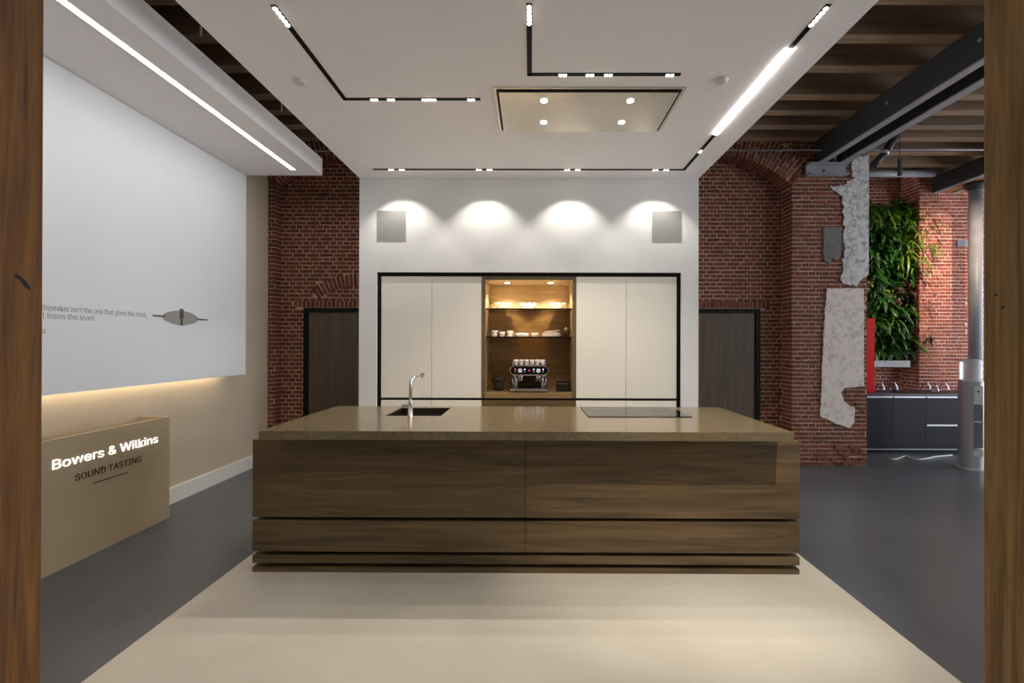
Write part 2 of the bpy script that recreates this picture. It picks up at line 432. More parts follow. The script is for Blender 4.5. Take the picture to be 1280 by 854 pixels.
# arch wall above the right bay: mortar web cut along the arch
def arch_web(name, cx, x0, x1, yf, label):
    mb = MB(); n = 30
    xs = [max(x0, min(x1, cx+(AR+.012)*math.sin(-1.0+2.0*i/n))) for i in range(n+1)]
    xs = sorted(set([round(x, 4) for x in xs]+[x0, x1]))
    for a, b in zip(xs, xs[1:]):
        za = AZ+math.sqrt(max(0, (AR+.012)**2-(a-cx)**2)); zb = AZ+math.sqrt(max(0, (AR+.012)**2-(b-cx)**2))
        vs = [(a, yf+.008, za), (b, yf+.008, zb), (b, yf+.008, DECK), (a, yf+.008, DECK), (a, YB, za), (b, YB, zb), (b, YB, DECK), (a, YB, DECK)]
        mb._add(vs, [(0, 1, 2, 3), (7, 6, 5, 4), (0, 4, 5, 1), (3, 2, 6, 7), (0, 3, 7, 4), (1, 5, 6, 2)])
    w_ = struct(mb.build(name, M_mortar), label, 'wall')
    return w_
war = arch_web('wall_arch_right', 2.25, 2.0, PXL+.009, YPR, 'shallow red brick arch over the door bay beside the plaster pier')
emit_bricks(war, arch_recs(2.25, YPR, -.2, .752)+course_fill(2.0, PXL, 3.8, 4.38, fY(YPR), lambda x, z, h: not in_ring(2.25, x, z, .01), seed=21), M_brick)
# --- left bay
wbl = struct(B('wall_back_left', M_mortar, WX, -1.98, YB, YB+.3, 0, DECK), 'recessed red brick bay wall with a relieving arch over the door', 'wall')
DXL = -3.0
RA_C = (-2.30, 1.42); RA_R = .86   # relieving arch centre / inner radius
def in_rel(x, z):
    r = math.hypot(x-RA_C[0], z-RA_C[1]); return RA_R+.0 < r < RA_R+.17 and abs(math.atan2(x-RA_C[0], z-RA_C[1])) < .62
def ok_door_l(x, z, h): return not (x+h > DXL-.005 and z < DZ+.005) and not (x > DXL-.10 and DZ+.002 < z < DZ+.10) and not in_rel(x, z)
recs = course_fill(-3.335, DXL-.006, 0, ND+.001, fY(YB-.008), lambda x, z, h: True, seed=4)+course_fill(-3.335, -1.99, ND, 4.08, fY(YB-.008), ok_door_l, seed=14, stretch_first=1)
for i in range(20):
    x = DXL-.14+.0555*(i+.5); p = (x, YB-.0105, DZ+.05)
    recs.append((Matrix.Translation(p) @ Matrix.Rotation(math.pi/2, 4, 'Y'), HL, not hidden(*proj(p)), .09/YB))
n = int(1.28*(RA_R+.09)/CH)
for i in range(n):
    a = -.64+1.28*(i+.5)/n; r = RA_R+.085
    p = (RA_C[0]+r*math.sin(a), YB-.010, RA_C[1]+r*math.cos(a))
    recs.append((Matrix.Translation(p) @ Matrix.Rotation(-(math.pi/2-a), 4, 'Y'), SL, not hidden(*proj(p)), SL/YB))
emit_bricks(wbl, recs, M_brick)
PLX = -3.315
wpl = struct(B('wall_pier_left', M_mortar, WX, PLX-.009, YPL+.008, YB, 0, DECK), 'narrow red brick pier edge beside the beige wall', 'wall')
recs = course_fill(WX+.002, PLX, 0, 4.3, fY(YPL), lambda x, z, h: True, seed=5)
recs += course_fill(YPL+.001, YB, 0, 4.0, lambda s, z: ((PLX, s, z), math.pi/2), lambda s, z, h: True, seed=6)
emit_bricks(wpl, recs, M_brick)
wal = arch_web('wall_arch_left', -2.28, PLX-.009, -2.0, YPL, 'shallow red brick arch behind the lower soffit')
emit_bricks(wal, arch_recs(-2.28, YPL, -.752, .2)+course_fill(PLX, -2.0, 3.8, 4.38, fY(YPL), lambda x, z, h: not in_ring(-2.28, x, z, .01), seed=22), M_brick)
# --- far wall in the next room: recess, lit pier, right recess
YF, YR = 6.60, 6.92
FX0 = at(1149, 400, Y=YF).x; FX1 = at(1210, 400, Y=YF).x
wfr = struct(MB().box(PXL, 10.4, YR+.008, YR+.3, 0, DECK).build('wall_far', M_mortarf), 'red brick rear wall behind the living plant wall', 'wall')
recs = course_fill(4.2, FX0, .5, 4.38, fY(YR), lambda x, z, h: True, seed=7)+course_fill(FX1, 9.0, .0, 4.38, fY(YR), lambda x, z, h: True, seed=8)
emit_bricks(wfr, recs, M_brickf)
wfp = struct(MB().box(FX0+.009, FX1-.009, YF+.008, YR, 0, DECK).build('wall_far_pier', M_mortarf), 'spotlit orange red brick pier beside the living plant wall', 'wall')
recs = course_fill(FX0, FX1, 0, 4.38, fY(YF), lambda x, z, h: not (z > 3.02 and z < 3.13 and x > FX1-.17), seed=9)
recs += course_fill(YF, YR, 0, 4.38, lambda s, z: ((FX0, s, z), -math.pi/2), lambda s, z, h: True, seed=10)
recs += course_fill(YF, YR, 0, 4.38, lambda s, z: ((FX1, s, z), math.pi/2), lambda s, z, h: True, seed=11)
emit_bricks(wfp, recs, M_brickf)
B('stone_block', mat('grey_stone', (150, 148, 154), .9, var=.1), FX1-.165, FX1-.004, YF-.004, YF+.05, 3.025, 3.125, wfp)

# plaster patches on the right pier
def patch(name, px, material, t, parent, jag=.012, seed=0):
    rnd = random.Random(seed); P = [at(u, v, Y=YPR) for u, v in px]; out = []
    for i, a in enumerate(P):
        b = P[(i+1) % len(P)]; n = max(1, int((b-a).length/.035))
        for k in range(n):
            q = a.lerp(b, k/n); out.append((min(q.x+rnd.uniform(-jag, jag), PXR+.004), q.z+rnd.uniform(-jag, jag)))
    me = MB().prism(out, lambda a, b, tt: (a, YPR-.004-t+tt*(t+.012), b))
    o = me.build(name, material, parent)
    return o
patch('plaster_patch', [(1033, 361), (1079, 361), (1078.5, 483), (1054, 485), (1051, 492), (1054, 502), (1068, 510), (1067, 527), (1062, 535), (1048, 531), (1025, 521), (1027, 457), (1029, 413)], M_plaster, .012, wpr, .007, 1)['label'] = 'broad pale plaster patch'
patch('plaster_patch', [(1064, 198), (1087, 193), (1087, 343), (1070, 358), (1051, 353), (1055, 300), (1053, 246), (1043, 241), (1037, 232), (1050, 233), (1066, 224)], M_plasterg, .010, wpr, .020, 2)['label'] = 'rough grey cement strip'
patch('cement_patch', [(1028.5, 284.5), (1051.5, 284.5), (1051, 312), (1050.5, 320), (1045, 327), (1040, 322), (1036, 330), (1030, 326), (1028, 316)], mat('dark_cement', (92, 90, 90), .95, rgb2=(126, 122, 118), scale=(9, 9, 9), detail=8, bump=.4), .006, wpr, .008, 3)['label'] = 'square dark cement patch'

# ------------------------------------------------------------------ doors in the bays
def door(name, sx, label):
    x_out = sx*3.0; fw = .058
    x_in = x_out-sx*fw
    e = bpy.data.objects.new(name, None); COL.objects.link(e); e.location = (sx*2.5, YB, 0); struct(e, label, 'door')
    xk = sx*2.02
    mb = MB(); mb.box(min(x_out, x_in), max(x_out, x_in), YB-.03, YB+.05, 0, DZ); mb.box(min(x_in, xk), max(x_in, xk), YB-.03, YB+.05, DZ-fw, DZ)
    keep(mb.build('door_frame', M_black), e)
    xs = sx*2.24
    keep(B('door_leaf', M_walnutv, x_in-sx*.002, xs, YB-.012, YB+.03, .005, DZ-fw-.003), e)
    keep(B('door_stile', mat('walnut_warm', (92, 66, 38), .45, rgb2=(120, 90, 54), scale=(14, 14, .8)), xs-sx*.006, xs-sx*.10, YB-.018, YB+.03, .005, DZ-fw-.003), e)
    keep(B('door_panel', M_walnutv, xs-sx*.106, xk, YB-.004, YB+.03, .005, DZ-fw-.003), e)
    h = MB(); hz = 1.02
    h.tube([(xs-sx*.13, YB-.004, hz), (xs-sx*.13, YB-.05, hz), (xs-sx*.05, YB-.052, hz)], .008, 8)
    h.cyl((xs-sx*.13, YB-.014, hz), .022, .012, 16, 'Y')
    keep(h.build('door_handle', M_steel), e)
door('door_1', -1, 'dark wooden door under the relieving brick arch, left of the kitchen wall'.replace(', left of the kitchen wall', ''))
door('door_2', 1, 'dark wooden door in the brick bay beside the plaster pier')

# ------------------------------------------------------------------ floating panel with lettering
def load_font():
    import os
    try:
        d = bpy.utils.system_resource('DATAFILES', path='fonts')
        for f in ('Inter.woff2', 'DejaVuSans.woff2'):
            if os.path.exists(os.path.join(d, f)): return bpy.data.fonts.load(os.path.join(d, f))
    except Exception: pass
    return None
FONT = load_font()
def text_raw(body, bold):
    cu = bpy.data.curves.new('txt', 'FONT'); cu.body = body
    if FONT: cu.font = FONT
    cu.size = 1; cu.extrude = 0; cu.offset = bold
    t = bpy.data.objects.new('txt', cu); COL.objects.link(t); bpy.context.view_layer.update()
    me = bpy.data.meshes.new_from_object(t.evaluated_get(bpy.context.evaluated_depsgraph_get())); bpy.data.objects.remove(t)
    co = np.empty(len(me.vertices)*3); me.vertices.foreach_get('co', co)
    return me, co.reshape(-1, 3)
def text_mesh(name, body, xp, y0, z0, width, parent, material, height=None, thick=.003, bold=0.0, words=False):
    """flat lettering on a plane x = xp, running along +y"""
    me, co = text_raw(body, bold); mn, mx = co.min(0), co.max(0); sx = width/(mx[0]-mn[0]); sz = height or sx
    items = [(me, co, mn[0])]
    if words:
        items = []; pre = ''
        for wd in body.split(' '):
            m1, c1 = text_raw(wd, bold); m2, c2 = text_raw(pre+wd, bold)
            items.append((m1, c1, mn[0]-(c2[:, 0].max()-c1[:, 0].max()))); pre += wd+' '
    for me, co, x0 in items:
        n = len(co); new = np.stack([np.full(n, xp), y0+(co[:, 0]-x0)*sx, z0+co[:, 1]*sz], 1)
        me.vertices.foreach_set('co', new.ravel()); me.update(); me.materials.clear(); me.materials.append(material); me.name = name
        o = bpy.data.objects.new(name, me); COL.objects.link(o)
        if parent.type == 'EMPTY': keep(o, parent)
        else: o.parent = parent
        so = o.modifiers.new('thick', 'SOLIDIFY'); so.thickness = thick; so.offset = 1
        lo = 'illuminated white lettering' if material is M_lit else None
        if lo: o['label'] = lo
PXF = -3.30
pan = B('wall_panel', M_panelw, PXF-.035, PXF, -2.2, PE, PZ0, SZ0-.002, bevel=.002)
tag(pan, 'large floating white wall panel printed with grey quotation', 'panel')
B('panel_batten', M_beige, WX, PXF-.035, -2.2, PE-.25, PZ0+.10, PZ0+.16, pan)
B('led_strip', M_ledw, WX+.015, WX+.06, -2.2, at(283, 470, X=PXF-.03).y, PZ0+.075, PZ0+.085, pan)
a, b = at(56, 388.5, X=PXF), at(183.5, 396.0, X=PXF)
hgt = .078
ratio = b.y-a.y
# visible run "dspeaker isn't ... most," spans a..b; the hidden beginning lies behind the timber post
full = "loudspeaker isn't the one that gives the most,"
text_mesh('lettering', full, PXF+.0005, b.y-ratio*1.10, (a.z+b.z)/2, ratio*1.10, pan, M_letterg, height=.078, thick=.001, bold=0)
sc = ratio*1.10
a2, b2 = at(56, 398.5, X=PXF), at(118, 400.5, X=PXF)
text_mesh('lettering', "that loses the least", PXF+.0005, a2.y-.085, (a2.z+b2.z)/2, b2.y-a2.y+.085, pan, M_letterg, height=.078, thick=.001, bold=0)
a3 = at(54.5, 417, X=PXF)
text_mesh('lettering', "s", PXF+.0005, a3.y-.01, a3.z, .022, pan, M_letterg, thick=.001)
# leaf-like emblem
E0, E1 = at(203, 396, X=PXF), at(247, 399, X=PXF)
ec = (E0+E1)/2; ew = (E1.y-E0.y)/2; eh = (at(225, 388, X=PXF).z-at(225, 406, X=PXF).z)/2
outl = []
rnd = random.Random(3)
for k in range(48):
    q = 2*math.pi*k/48; j = 1+(rnd.uniform(-.05, .03) if math.sin(q) < -.1 else 0)
    outl.append((math.cos(q)*ew*j, math.sin(q)*eh*j*(1-.12*math.cos(q)**2)))
em = MB().prism(outl, lambda p, q, t: (PXF+t*.006, ec.y+p, ec.z+q)).build('emblem', M_emblem, pan)
em['label'] = 'grey oval leaf emblem'
mb = MB()
mb.box(PXF+.006, PXF+.009, ec.y-.022, ec.y+.022, ec.z-eh*.1, ec.z+eh*1.25)
mb.box(PXF+.006, PXF+.009, ec.y-.010, ec.y+.010, ec.z-eh*1.05, ec.z-eh*.1)
mb.box(PXF+.001, PXF+.006, E0.y-.10, E0.y+.02, ec.z-.004, ec.z+.010); mb.box(PXF+.001, PXF+.006, E1.y-.02, E1.y+.13, ec.z-.006, ec.z+.006)
mb.build('emblem_stem', M_emblemd, em)
# light slot in the left soffit
e1 = at(364, 212, Z=SZ0); lx = -2.66
ls = thing('linear_light', 'long bright linear light set into the lower white soffit', 'light', (lx, e1.y, SZ0))
keep(B('diffuser', M_led, lx-.024, lx+.024, -2.0, e1.y, SZ0-.004, SZ0+.01), ls)
keep(MB().box(lx-.028, lx-.024, -2.0, e1.y+.004, SZ0-.005, SZ0+.012).box(lx+.024, lx+.028, -2.0, e1.y+.004, SZ0-.005, SZ0+.012).build('trim_rail', M_ceil), ls)

# ------------------------------------------------------------------ reception sign counter
SGX = -3.155; SGE = at(212, 600, X=SGX).y; SGZ = .885
sg = thing('sign_counter', 'bronze laminate reception counter with illuminated white lettering', 'counter', (SGX, SGE, 0))
fp = keep(B('front_panel', M_sign, SGX-.03, SGX, -.6, SGE, 0, SGZ, bevel=.0015), sg)
keep(B('return_panel', M_sign, WX+.03, SGX-.0305, SGE-.03, SGE, 0, SGZ+.002, bevel=.0015), sg)
keep(B('inner_shelf', M_sign, WX+.03, SGX-.031, -.6, SGE-.031, .55, .575), sg)
a, b = at(64.9, 587.5, X=SGX), at(196.7, 553.2, X=SGX)
cap = at(64.9, 570.8, X=SGX).z-a.z
text_mesh('lettering', 'Bowers & Wilkins', SGX+.001, a.y, (a.z+b.z)/2, b.y-a.y, sg, M_lit, height=cap/.70, thick=.006, bold=0, words=True)
a, b = at(93.6, 601, X=SGX), at(176.7, 577.5, X=SGX)
cap = at(93.6, 589.5, X=SGX).z-a.z
text_mesh('lettering', 'SOUND TASTING', SGX+.001, a.y, (a.z+b.z)/2, b.y-a.y, sg, M_letter, height=cap/.70, thick=.002, bold=0, words=True)
a, b = at(116, 604.5, X=SGX), at(159.5, 590.4, X=SGX)
keep(B('rule_line', M_letter, SGX+.001, SGX+.003, a.y, b.y, (a.z+b.z)/2-.003, (a.z+b.z)/2+.003), sg)

# ------------------------------------------------------------------ timber posts
def post(u, sgn, material, label):
    yf = 1.25; x = at(u, 427, Y=yf).x
    o = MB().box(min(x, x+sgn*.32), max(x, x+sgn*.32), yf-.34, yf, 0, DECK).build('timber_post', material, None, .006)
    tag(o, label, 'post'); return o
pl = post(54, -1, M_postl, 'dark reddish brown weathered timber post near the reception counter')
pr = post(1228.5, 1, M_postr, 'sandy brown saw marked timber post near the water cooler')
y0 = 1.25
for (o, pts, x, sg_) in ((pl, [(28, 352)], at(54, 427, Y=1.25).x, 1), (pr, [(1254, 384), (1245, 369)], at(1228.5, 427, Y=1.25).x, -1)):
    for (u, v) in pts:
        p = at(u, v, X=x)
        if o is pl:
            mb = MB(); mb.prism([(-.020, .012), (-.008, .004), (.004, -.012), (.016, -.022), (.020, -.016), (.008, .002), (-.004, .014), (-.016, .020)], lambda a_, b_, t: (x-.003+t*.0036, p.y+a_, p.z+b_))
            mb.build('check_crack', M_core, o)
        else:
            MB().cyl((x-.0006, p.y, p.z), .004, .004, 10, 'X').build('nail_hole', M_core, o)

# ------------------------------------------------------------------ kitchen island
IL, IR, IF, IB = -1.852, 1.7796, 2.868, 3.72
PT = .884
isl = thing('kitchen_island', 'long walnut island base with stacked horizontal panels', 'island', ((IL+IR)/2, IF+.5, 0))
keep(B('core', M_core, IL+.10, IR-.10, IF+.075, IB-.10, .003, .73), isl)
jx = at(656.5, 640, Y=IF).x
tiers = [(.371, PT), (.142, .347), (.0637, .1165), (.004, .037)]
for z0, z1 in tiers:
    for x0, x1 in ((IL, jx-.0015), (jx+.0015, IR)):
        keep(B('front_panel', M_walnut, x0, x1, IF, IF+.03, z0, z1, bevel=.0012), isl)
    for x0, x1 in ((IL, IL+.03), (IR-.03, IR)):
        keep(B('side_panel', M_walnut, x0, x1, IF+.0305, IB, z0, z1, bevel=.0012), isl)
    keep(B('back_panel', M_walnut, IL+.0305, IR-.0305, IB-.03, IB, z0, z1), isl)
    if z1 < .5:
        keep(B('ledge', M_walnut, IL+.0305, IR-.0305, IF+.0305, IF+.07, z1-.02, z1-.001), isl)
for (x0, x1, y0, y1) in ((IL+.0305, IR-.0305, IF+.0305, IF+.09), (IL+.0305, IR-.0305, IB-.09, IB-.0305), (IL+.0305, IL+.20, IF+.0905, IB-.0905), (IR-.20, IR-.0305, IF+.0905, IB-.0905)):
    keep(B('top_ledge', M_walnut, x0, x1, y0, y1, PT-.022, PT-.001), isl)
for (x0, x1, y0, y1) in ((-1.66, 1.60, IF+.05, IF+.07), (-1.66, 1.60, IB-.07, IB-.05), (-1.66, -1.64, IF+.0705, IB-.0705), (1.58, 1.60, IF+.0705, IB-.0705)):
    keep(B('riser', M_core, x0, x1, y0, y1, PT-.0005, .9235), isl)
TF, TB, TL, TR, TZ = 2.69, 3.766, -1.698, 1.634, .979
TT = .055
# sink cut-out / worktop
s0 = at(481.5, 519.8, Z=TZ); s1 = at(551.5, 519.8, Z=TZ); s2 = at(563, 510, Z=TZ)
SXa, SXb, SYa, SYb = s0.x, s1.x, s0.y, s2.y
mb = MB()
mb.box(TL, SXa, TF, TB, TZ-TT, TZ); mb.box(SXb, TR, TF, TB, TZ-TT, TZ)
mb.box(SXa, SXb, TF, SYa, TZ-TT, TZ); mb.box(SXa, SXb, SYb, TB, TZ-TT, TZ)
wt = mb.build('worktop', M_stone); tag(wt, 'thick beige stone worktop lying on the walnut island', 'worktop')
sk = thing('sink', 'square steel sink sunk into the stone worktop', 'sink', ((SXa+SXb)/2, (SYa+SYb)/2, TZ-.24))
g = .002; mb = MB(); zb = TZ-.23
mb.box(SXa+g, SXb-g, SYa+g, SYb-g, zb, zb+.004)
mb.box(SXa+g, SXa+g+.004, SYa+g, SYb-g, zb, TZ-.004); mb.box(SXb-g-.004, SXb-g, SYa+g, SYb-g, zb, TZ-.004)
mb.box(SXa+g, SXb-g, SYa+g, SYa+g+.004, zb, TZ-.004); mb.box(SXa+g, SXb-g, SYb-g-.004, SYb-g, zb, TZ-.004)
keep(mb.build('basin', M_sinkm), sk)
keep(MB().lathe([(.045, .0), (.045, .004), (.03, .006), (.012, .004)], ((SXa+SXb)/2, (SYa+SYb)/2, zb+.004), 20).build('drain', M_chrome), sk)
# faucet
fb = at(513, 521.5, Z=TZ)
fa = thing('faucet', 'chrome mixer tap with bent spout in front of the sink', 'faucet', fb)
k = fb.y/F
keep(MB().lathe([(.019, 0), (.019, .003), (.0185, .003), (.0185, .115), (.0175, .118), (.012, .118)], fb, 24).build('body', M_steel), fa)
pts = [(fb.x, fb.y, fb.z+.1), (fb.x, fb.y, fb.z+.255)]
for i in range(1, 9):
    q = i/8*math.radians(80); r = .045
    pts.append((fb.x+r*(1-math.cos(q))*.55, fb.y+r*(1-math.cos(q))*.85, fb.z+.255+r*math.sin(q)))
l = pts[-1]; pts.append((l[0]+.018, l[1]+.09, l[2]+.006)); pts.append((l[0]+.028, l[1]+.15, l[2]+.008))
sp_ = keep(MB().tube(pts, .0115, 14).build('spout', M_chrome), fa)
l = pts[-1]
MBn = MB().cyl((l[0]-.003, l[1]-.012, l[2]-.026), .010, .02, 14)
nz = MBn.build('nozzle', M_chrome, sp_); nz.matrix_parent_inverse = Matrix()
keep(MB().tube([(fb.x-.016, fb.y, fb.z+.085), (fb.x-.062, fb.y-.004, fb.z+.086)], .0115, 14).tube([(fb.x-.062, fb.y-.004, fb.z+.086), (fb.x-.067, fb.y-.03, fb.z+.075)], .008, 10).build('lever', M_steel), fa)
# cooktop
c0 = at(735, 521.6, Z=TZ); c1 = at(865.5, 522, Z=TZ); c2 = at(727.5, 509.3, Z=TZ)
ck = thing('cooktop', 'black glass induction cooktop lying flush on the worktop', 'cooktop', ((c0.x+c1.x)/2, (c0.y+c2.y)/2, TZ))
keep(B('glass_plate', M_hob, c0.x, c1.x, c0.y, c2.y, TZ+.0002, TZ+.006, bevel=.0015), ck)
zr = mat('hob_print', (44, 44, 46), .3)
for (fx, fy, r) in ((.2, .28, .085), (.2, .72, .105), (.78, .28, .105), (.78, .72, .085), (.49, .5, .12)):
    cx_, cy_ = c0.x+(c1.x-c0.x)*fx, c0.y+(c2.y-c0.y)*fy
    keep(MB().lathe([(r, 0), (r+.003, 0), (r+.003, .0003), (r, .0003)], (cx_, cy_, TZ+.0061), 32, cap=False).build('cooking_ring', zr), ck)

# ------------------------------------------------------------------ built-in cabinets
CF = D+.03                      # cabinet front plane
fr = MB(); t_ = .043
fr.box(KL, KL+t_, CF-.004, D+.5, 0, KT); fr.box(KR-t_, KR, CF-.004, D+.5, 0, KT); fr.box(KL+t_, KR-t_, CF-.004, D+.5, KT-t_, KT)
struct(fr.build('trim_1', M_black), 'thin black surround framing the white built-in cabinets', 'trim')
ux = [477.3, 539.7, 602, 720, 782.7, 845.3]
X6 = [at(u, 430, Y=CF).x for u in ux]; X6[0] = KL+t_; X6[5] = KR-t_
ZR0, ZR1 = at(660, 500.6, Y=CF).z, at(660, 497.8, Y=CF).z
ZTOP = KT-t_
labs = ['tall white handleless cabinet at the outer end, above the sink side', 'tall white handleless cabinet next to the open niche, sink side',
        'tall white handleless cabinet next to the open niche, cooktop side', 'tall white handleless cabinet at the outer end, above the cooktop side']
for i, (a, b) in enumerate(((0, 1), (1, 2), (3, 4), (4, 5))):
    x0, x1 = X6[a]+.002, X6[b]-.002
    c = thing('tall_cabinet', labs[i], 'cabinet', ((x0+x1)/2, CF, 0), 'white tall cabinets in the kitchen wall')
    keep(B('body', M_lacq, x0, x1, CF+.022, D+.5, .0, ZTOP-.004), c)
    keep(B('door', M_lacq, x0, x1, CF, CF+.020, ZR1+.001, ZTOP-.003, bevel=.0015), c)
    keep(B('rail', M_black, x0, x1, CF+.003, CF+.021, ZR0, ZR1), c)
    keep(B('lower_door', M_lacq, x0, x1, CF, CF+.020, .08, ZR0-.001, bevel=.0015), c)
    keep(B('plinth', M_black, x0, x1, CF+.012, CF+.0215, .004, .078), c)
# open niche
nx0, nx1 = X6[2], X6[3]
NB = D+.54
no = thing('niche_cabinet', 'open oak niche cabinet with glass shelves and downlights', 'cabinet', ((nx0+nx1)/2, CF, 0))
tw = .045
zf = at(660, 491.5, Y=CF).z - .0        # niche floor
zt = at(660, 350, Y=CF).z
keep(B('side_panel', M_oakn, nx0+.002, nx0+tw, CF-.001, NB, ZR1, ZTOP-.002), no)
keep(B('side_panel', M_oakn, nx1-tw, nx1-.002, CF-.001, NB, ZR1, ZTOP-.002), no)
keep(B('top_panel', M_oakn, nx0+tw, nx1-tw, CF-.001, NB, zt, ZTOP-.002), no)
keep(B('bottom_panel', M_oakn, nx0+tw, nx1-tw, CF-.001, NB, ZR1, zf), no)
keep(B('back_panel', M_oakn, nx0+tw, nx1-tw, NB-.02, NB, zf, zt), no)
M_edge = mat('niche_walnut_unlit', (104, 88, 66), .45, var=.15, scale=(10, 10, 10))  # shade put into the colour: darker tone for the unlit front edges
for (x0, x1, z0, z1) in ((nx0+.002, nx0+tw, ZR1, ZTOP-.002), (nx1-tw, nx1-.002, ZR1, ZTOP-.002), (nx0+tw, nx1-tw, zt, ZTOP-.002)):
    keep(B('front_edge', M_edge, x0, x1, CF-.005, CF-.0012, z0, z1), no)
keep(B('lower_front', M_walnut, nx0+.002, nx1-.002, CF, CF+.02, .08, ZR0-.001), no)
keep(B('rail', M_black, nx0+.002, nx1-.002, CF+.003, CF+.02, ZR0, ZR1), no)
SZA = at(660, 385.5, Y=CF+.03).z; SZB = at(660, 421, Y=CF+.03).z
for z in (SZA, SZB):
    s_ = keep(B('shelf', M_shelf, nx0+tw+.001, nx1-tw-.001, CF+.036, NB-.021, z-.012, z), no)
    e_ = keep(B('shelf_edge', M_shelfedge, nx0+tw+.001, nx1-tw-.001, CF+.028, CF+.0355, z-.016, z), no)
for u in (634, 688):
    p = at(u, 353.8, Z=zt); p.z = zt
    keep(MB().lathe([(.034, -.004), (.034, 0)], p, 24).build('downlight', M_lensw), no)
    spot('niche_lamp', (p.x, p.y-.07, zt-.012), (p.x, p.y-.04, 0), 85, 125, .5, (1, .84, .62), .03)

# --- things on the shelves
def bowl(u, label):
    yb = CF+.30; p = at(u, 384, Y=yb); z = SZA+.001; R = .103
    mod = lambda a, h: 1+(.05*math.cos(9*a) if h > .06 else .02*math.cos(9*a))
    mb = MB(); mb.lathe([(.045, 0), (.05, .004), (.072, .03), (.09, .055), (R, .078), (R-.004, .079), (.086, .056), (.068, .031), (.045, .010), (.001, .009)], (p.x, yb, z), 54, mod=mod)
    # scalloped rim
    mb.v = [(x, y, zz+(.008*math.cos(9*math.atan2(y-yb, x-p.x)) if zz > z+.07 else 0)) for x, y, zz in mb.v]
    o = mb.build('bowl', M_china); tag(o, label, 'bowl', 'scalloped white bowls on the upper glass shelf')
bowl(628.5, 'scalloped white bowl on the upper glass shelf, at the sink end of the row')
bowl(660, 'scalloped white bowl in the middle of the upper glass shelf')
bowl(697, 'scalloped white bowl on the upper glass shelf, at the cooktop end of the row')
def jar(u, zs, h, label, r=.026):
    yb = CF+.10; p = at(u, 380, Y=yb)
    o = MB().lathe([(r*.8, 0), (r, .006), (r*1.02, h*.55), (r*.7, h*.8), (r*.72, h), (r*.66, h), (r*.62, h*.8), (r*.92, h*.55), (r*.9, .012), (.001, .010)], (p.x, yb, zs+.001), 20).build('glass_jar', M_glass)
    tag(o, label, 'jar', 'clear glass jars at the shelf ends')
jar(611.8, SZA, .10, 'clear glass jar beside the sink-end bowl on the upper shelf')
jar(711, SZA, .10, 'clear glass jar beside the cooktop-end bowl on the upper shelf')
jar(611.5, SZB, .08, 'clear glass jar beside the stacked cups on the lower shelf')
def cup_prof(r, h): return [(r*.55, 0), (r*.62, .003), (r*.85, h*.45), (r, h), (r*.94, h), (r*.8, h*.5), (r*.5, .008), (.001, .007)]
def cup(name, x, y, z, r, h, label, cat='cup', group=None, handle=0, saucer=False, material=None):
    material = material or M_china
    t = thing(name, label, cat, (x, y, z), group)
    zz = z
    if saucer:
        keep(MB().lathe([(r*.6, 0), (r*1.5, .009), (r*1.5, .011), (r*.6, .004), (.001, .004)], (x, y, z), 28).build('saucer', material), t); zz = z+.005
    keep(MB().lathe(cup_prof(r, h), (x, y, zz), 24).build('bowl', material), t)
    if handle:
        pts = [(x+handle*(r*.86+.018*math.sin(q)), y-.006, zz+h*.5-.020*math.cos(q)) for q in [math.pi*i/8 for i in range(9)]]
        keep(MB().tube(pts, .0035, 8).build('handle', material), t)
    return t
ys = CF+.17; zs = SZB+.001
X = lambda u: at(u, 415, Y=ys).x
cup('cup', X(618), ys, zs, .038, .035, 'lower white cup of the stacked pair on the lower glass shelf')
cup('cup', X(618.3), ys, zs+.036, .040, .040, 'upper white cup of the stacked pair on the lower glass shelf')
cup('cup', X(627.5), ys+.03, zs, .040, .062, 'plain white beaker next to the stacked cups on the lower shelf', handle=0)
cup('cup', X(637.5), ys, zs, .038, .068, 'tall white cup with handle on saucer, lower glass shelf', handle=1, saucer=True)
tp = thing('butter_dish', 'low white covered dish with side handles on the lower shelf', 'dish', (X(652.5), ys, zs))
ell = lambda a, h: 1
mb = MB().lathe([(.05, 0), (.074, .008), (.078, .03), (.074, .036), (.06, .045), (.02, .05), (.001, .05)], (0, 0, 0), 28); mb.v = [(X(652.5)+x*1.0, ys+y*.7, zs+z) for x, y, z in mb.v]
keep(mb.build('dish', M_china), tp)
for s in (-1, 1):
    keep(MB().tube([(X(652.5)+s*(.07+.016*math.sin(q)), ys, zs+.03-.012*math.cos(q)) for q in [math.pi*i/6 for i in range(7)]], .004, 8).build('handle', M_china), tp)
cup('cup', X(668), ys, zs, .042, .048, 'wide white cup with handle beside the plate stack', handle=1)
for i, (dz, r, dx, tilt) in enumerate(((0, .125, 0, 0), (.012, .122, .004, 0), (.024, .120, -.004, 0), (.036, .112, .006, .02), (.048, .10, .01, .1))):
    yy = ys+.07
    mb = MB().lathe([(r*.55, 0), (r*.6, .002), (r, .014), (r, .017), (r*.6, .006), (.001, .005)], (0, 0, 0), 36)
    o = mb.build('plate', M_china); o.location = (X(689.5)+dx, yy, zs+dz+(.012 if tilt > .05 else 0)); o.rotation_euler = (0, -tilt, 0)
    tag(o, ['lowest plate in the white plate stack on the lower shelf', 'second plate from below in the white plate stack', 'middle plate of the white plate stack on the lower shelf', 'fourth plate from below in the white plate stack', 'small tilted top plate of the white plate stack'][i], 'plate', 'stacked white plates on the lower shelf')
o = MB().lathe([(.022, 0), (.03, .01), (.042, .05), (.04, .08), (.026, .105), (.018, .11), (.022, .12), (.018, .12), (.001, .1)], (X(708.3), ys+.02, zs), 24).build('dark_vase', M_smoke)
tag(o, 'small round dark vase beside the white plate stack', 'vase')
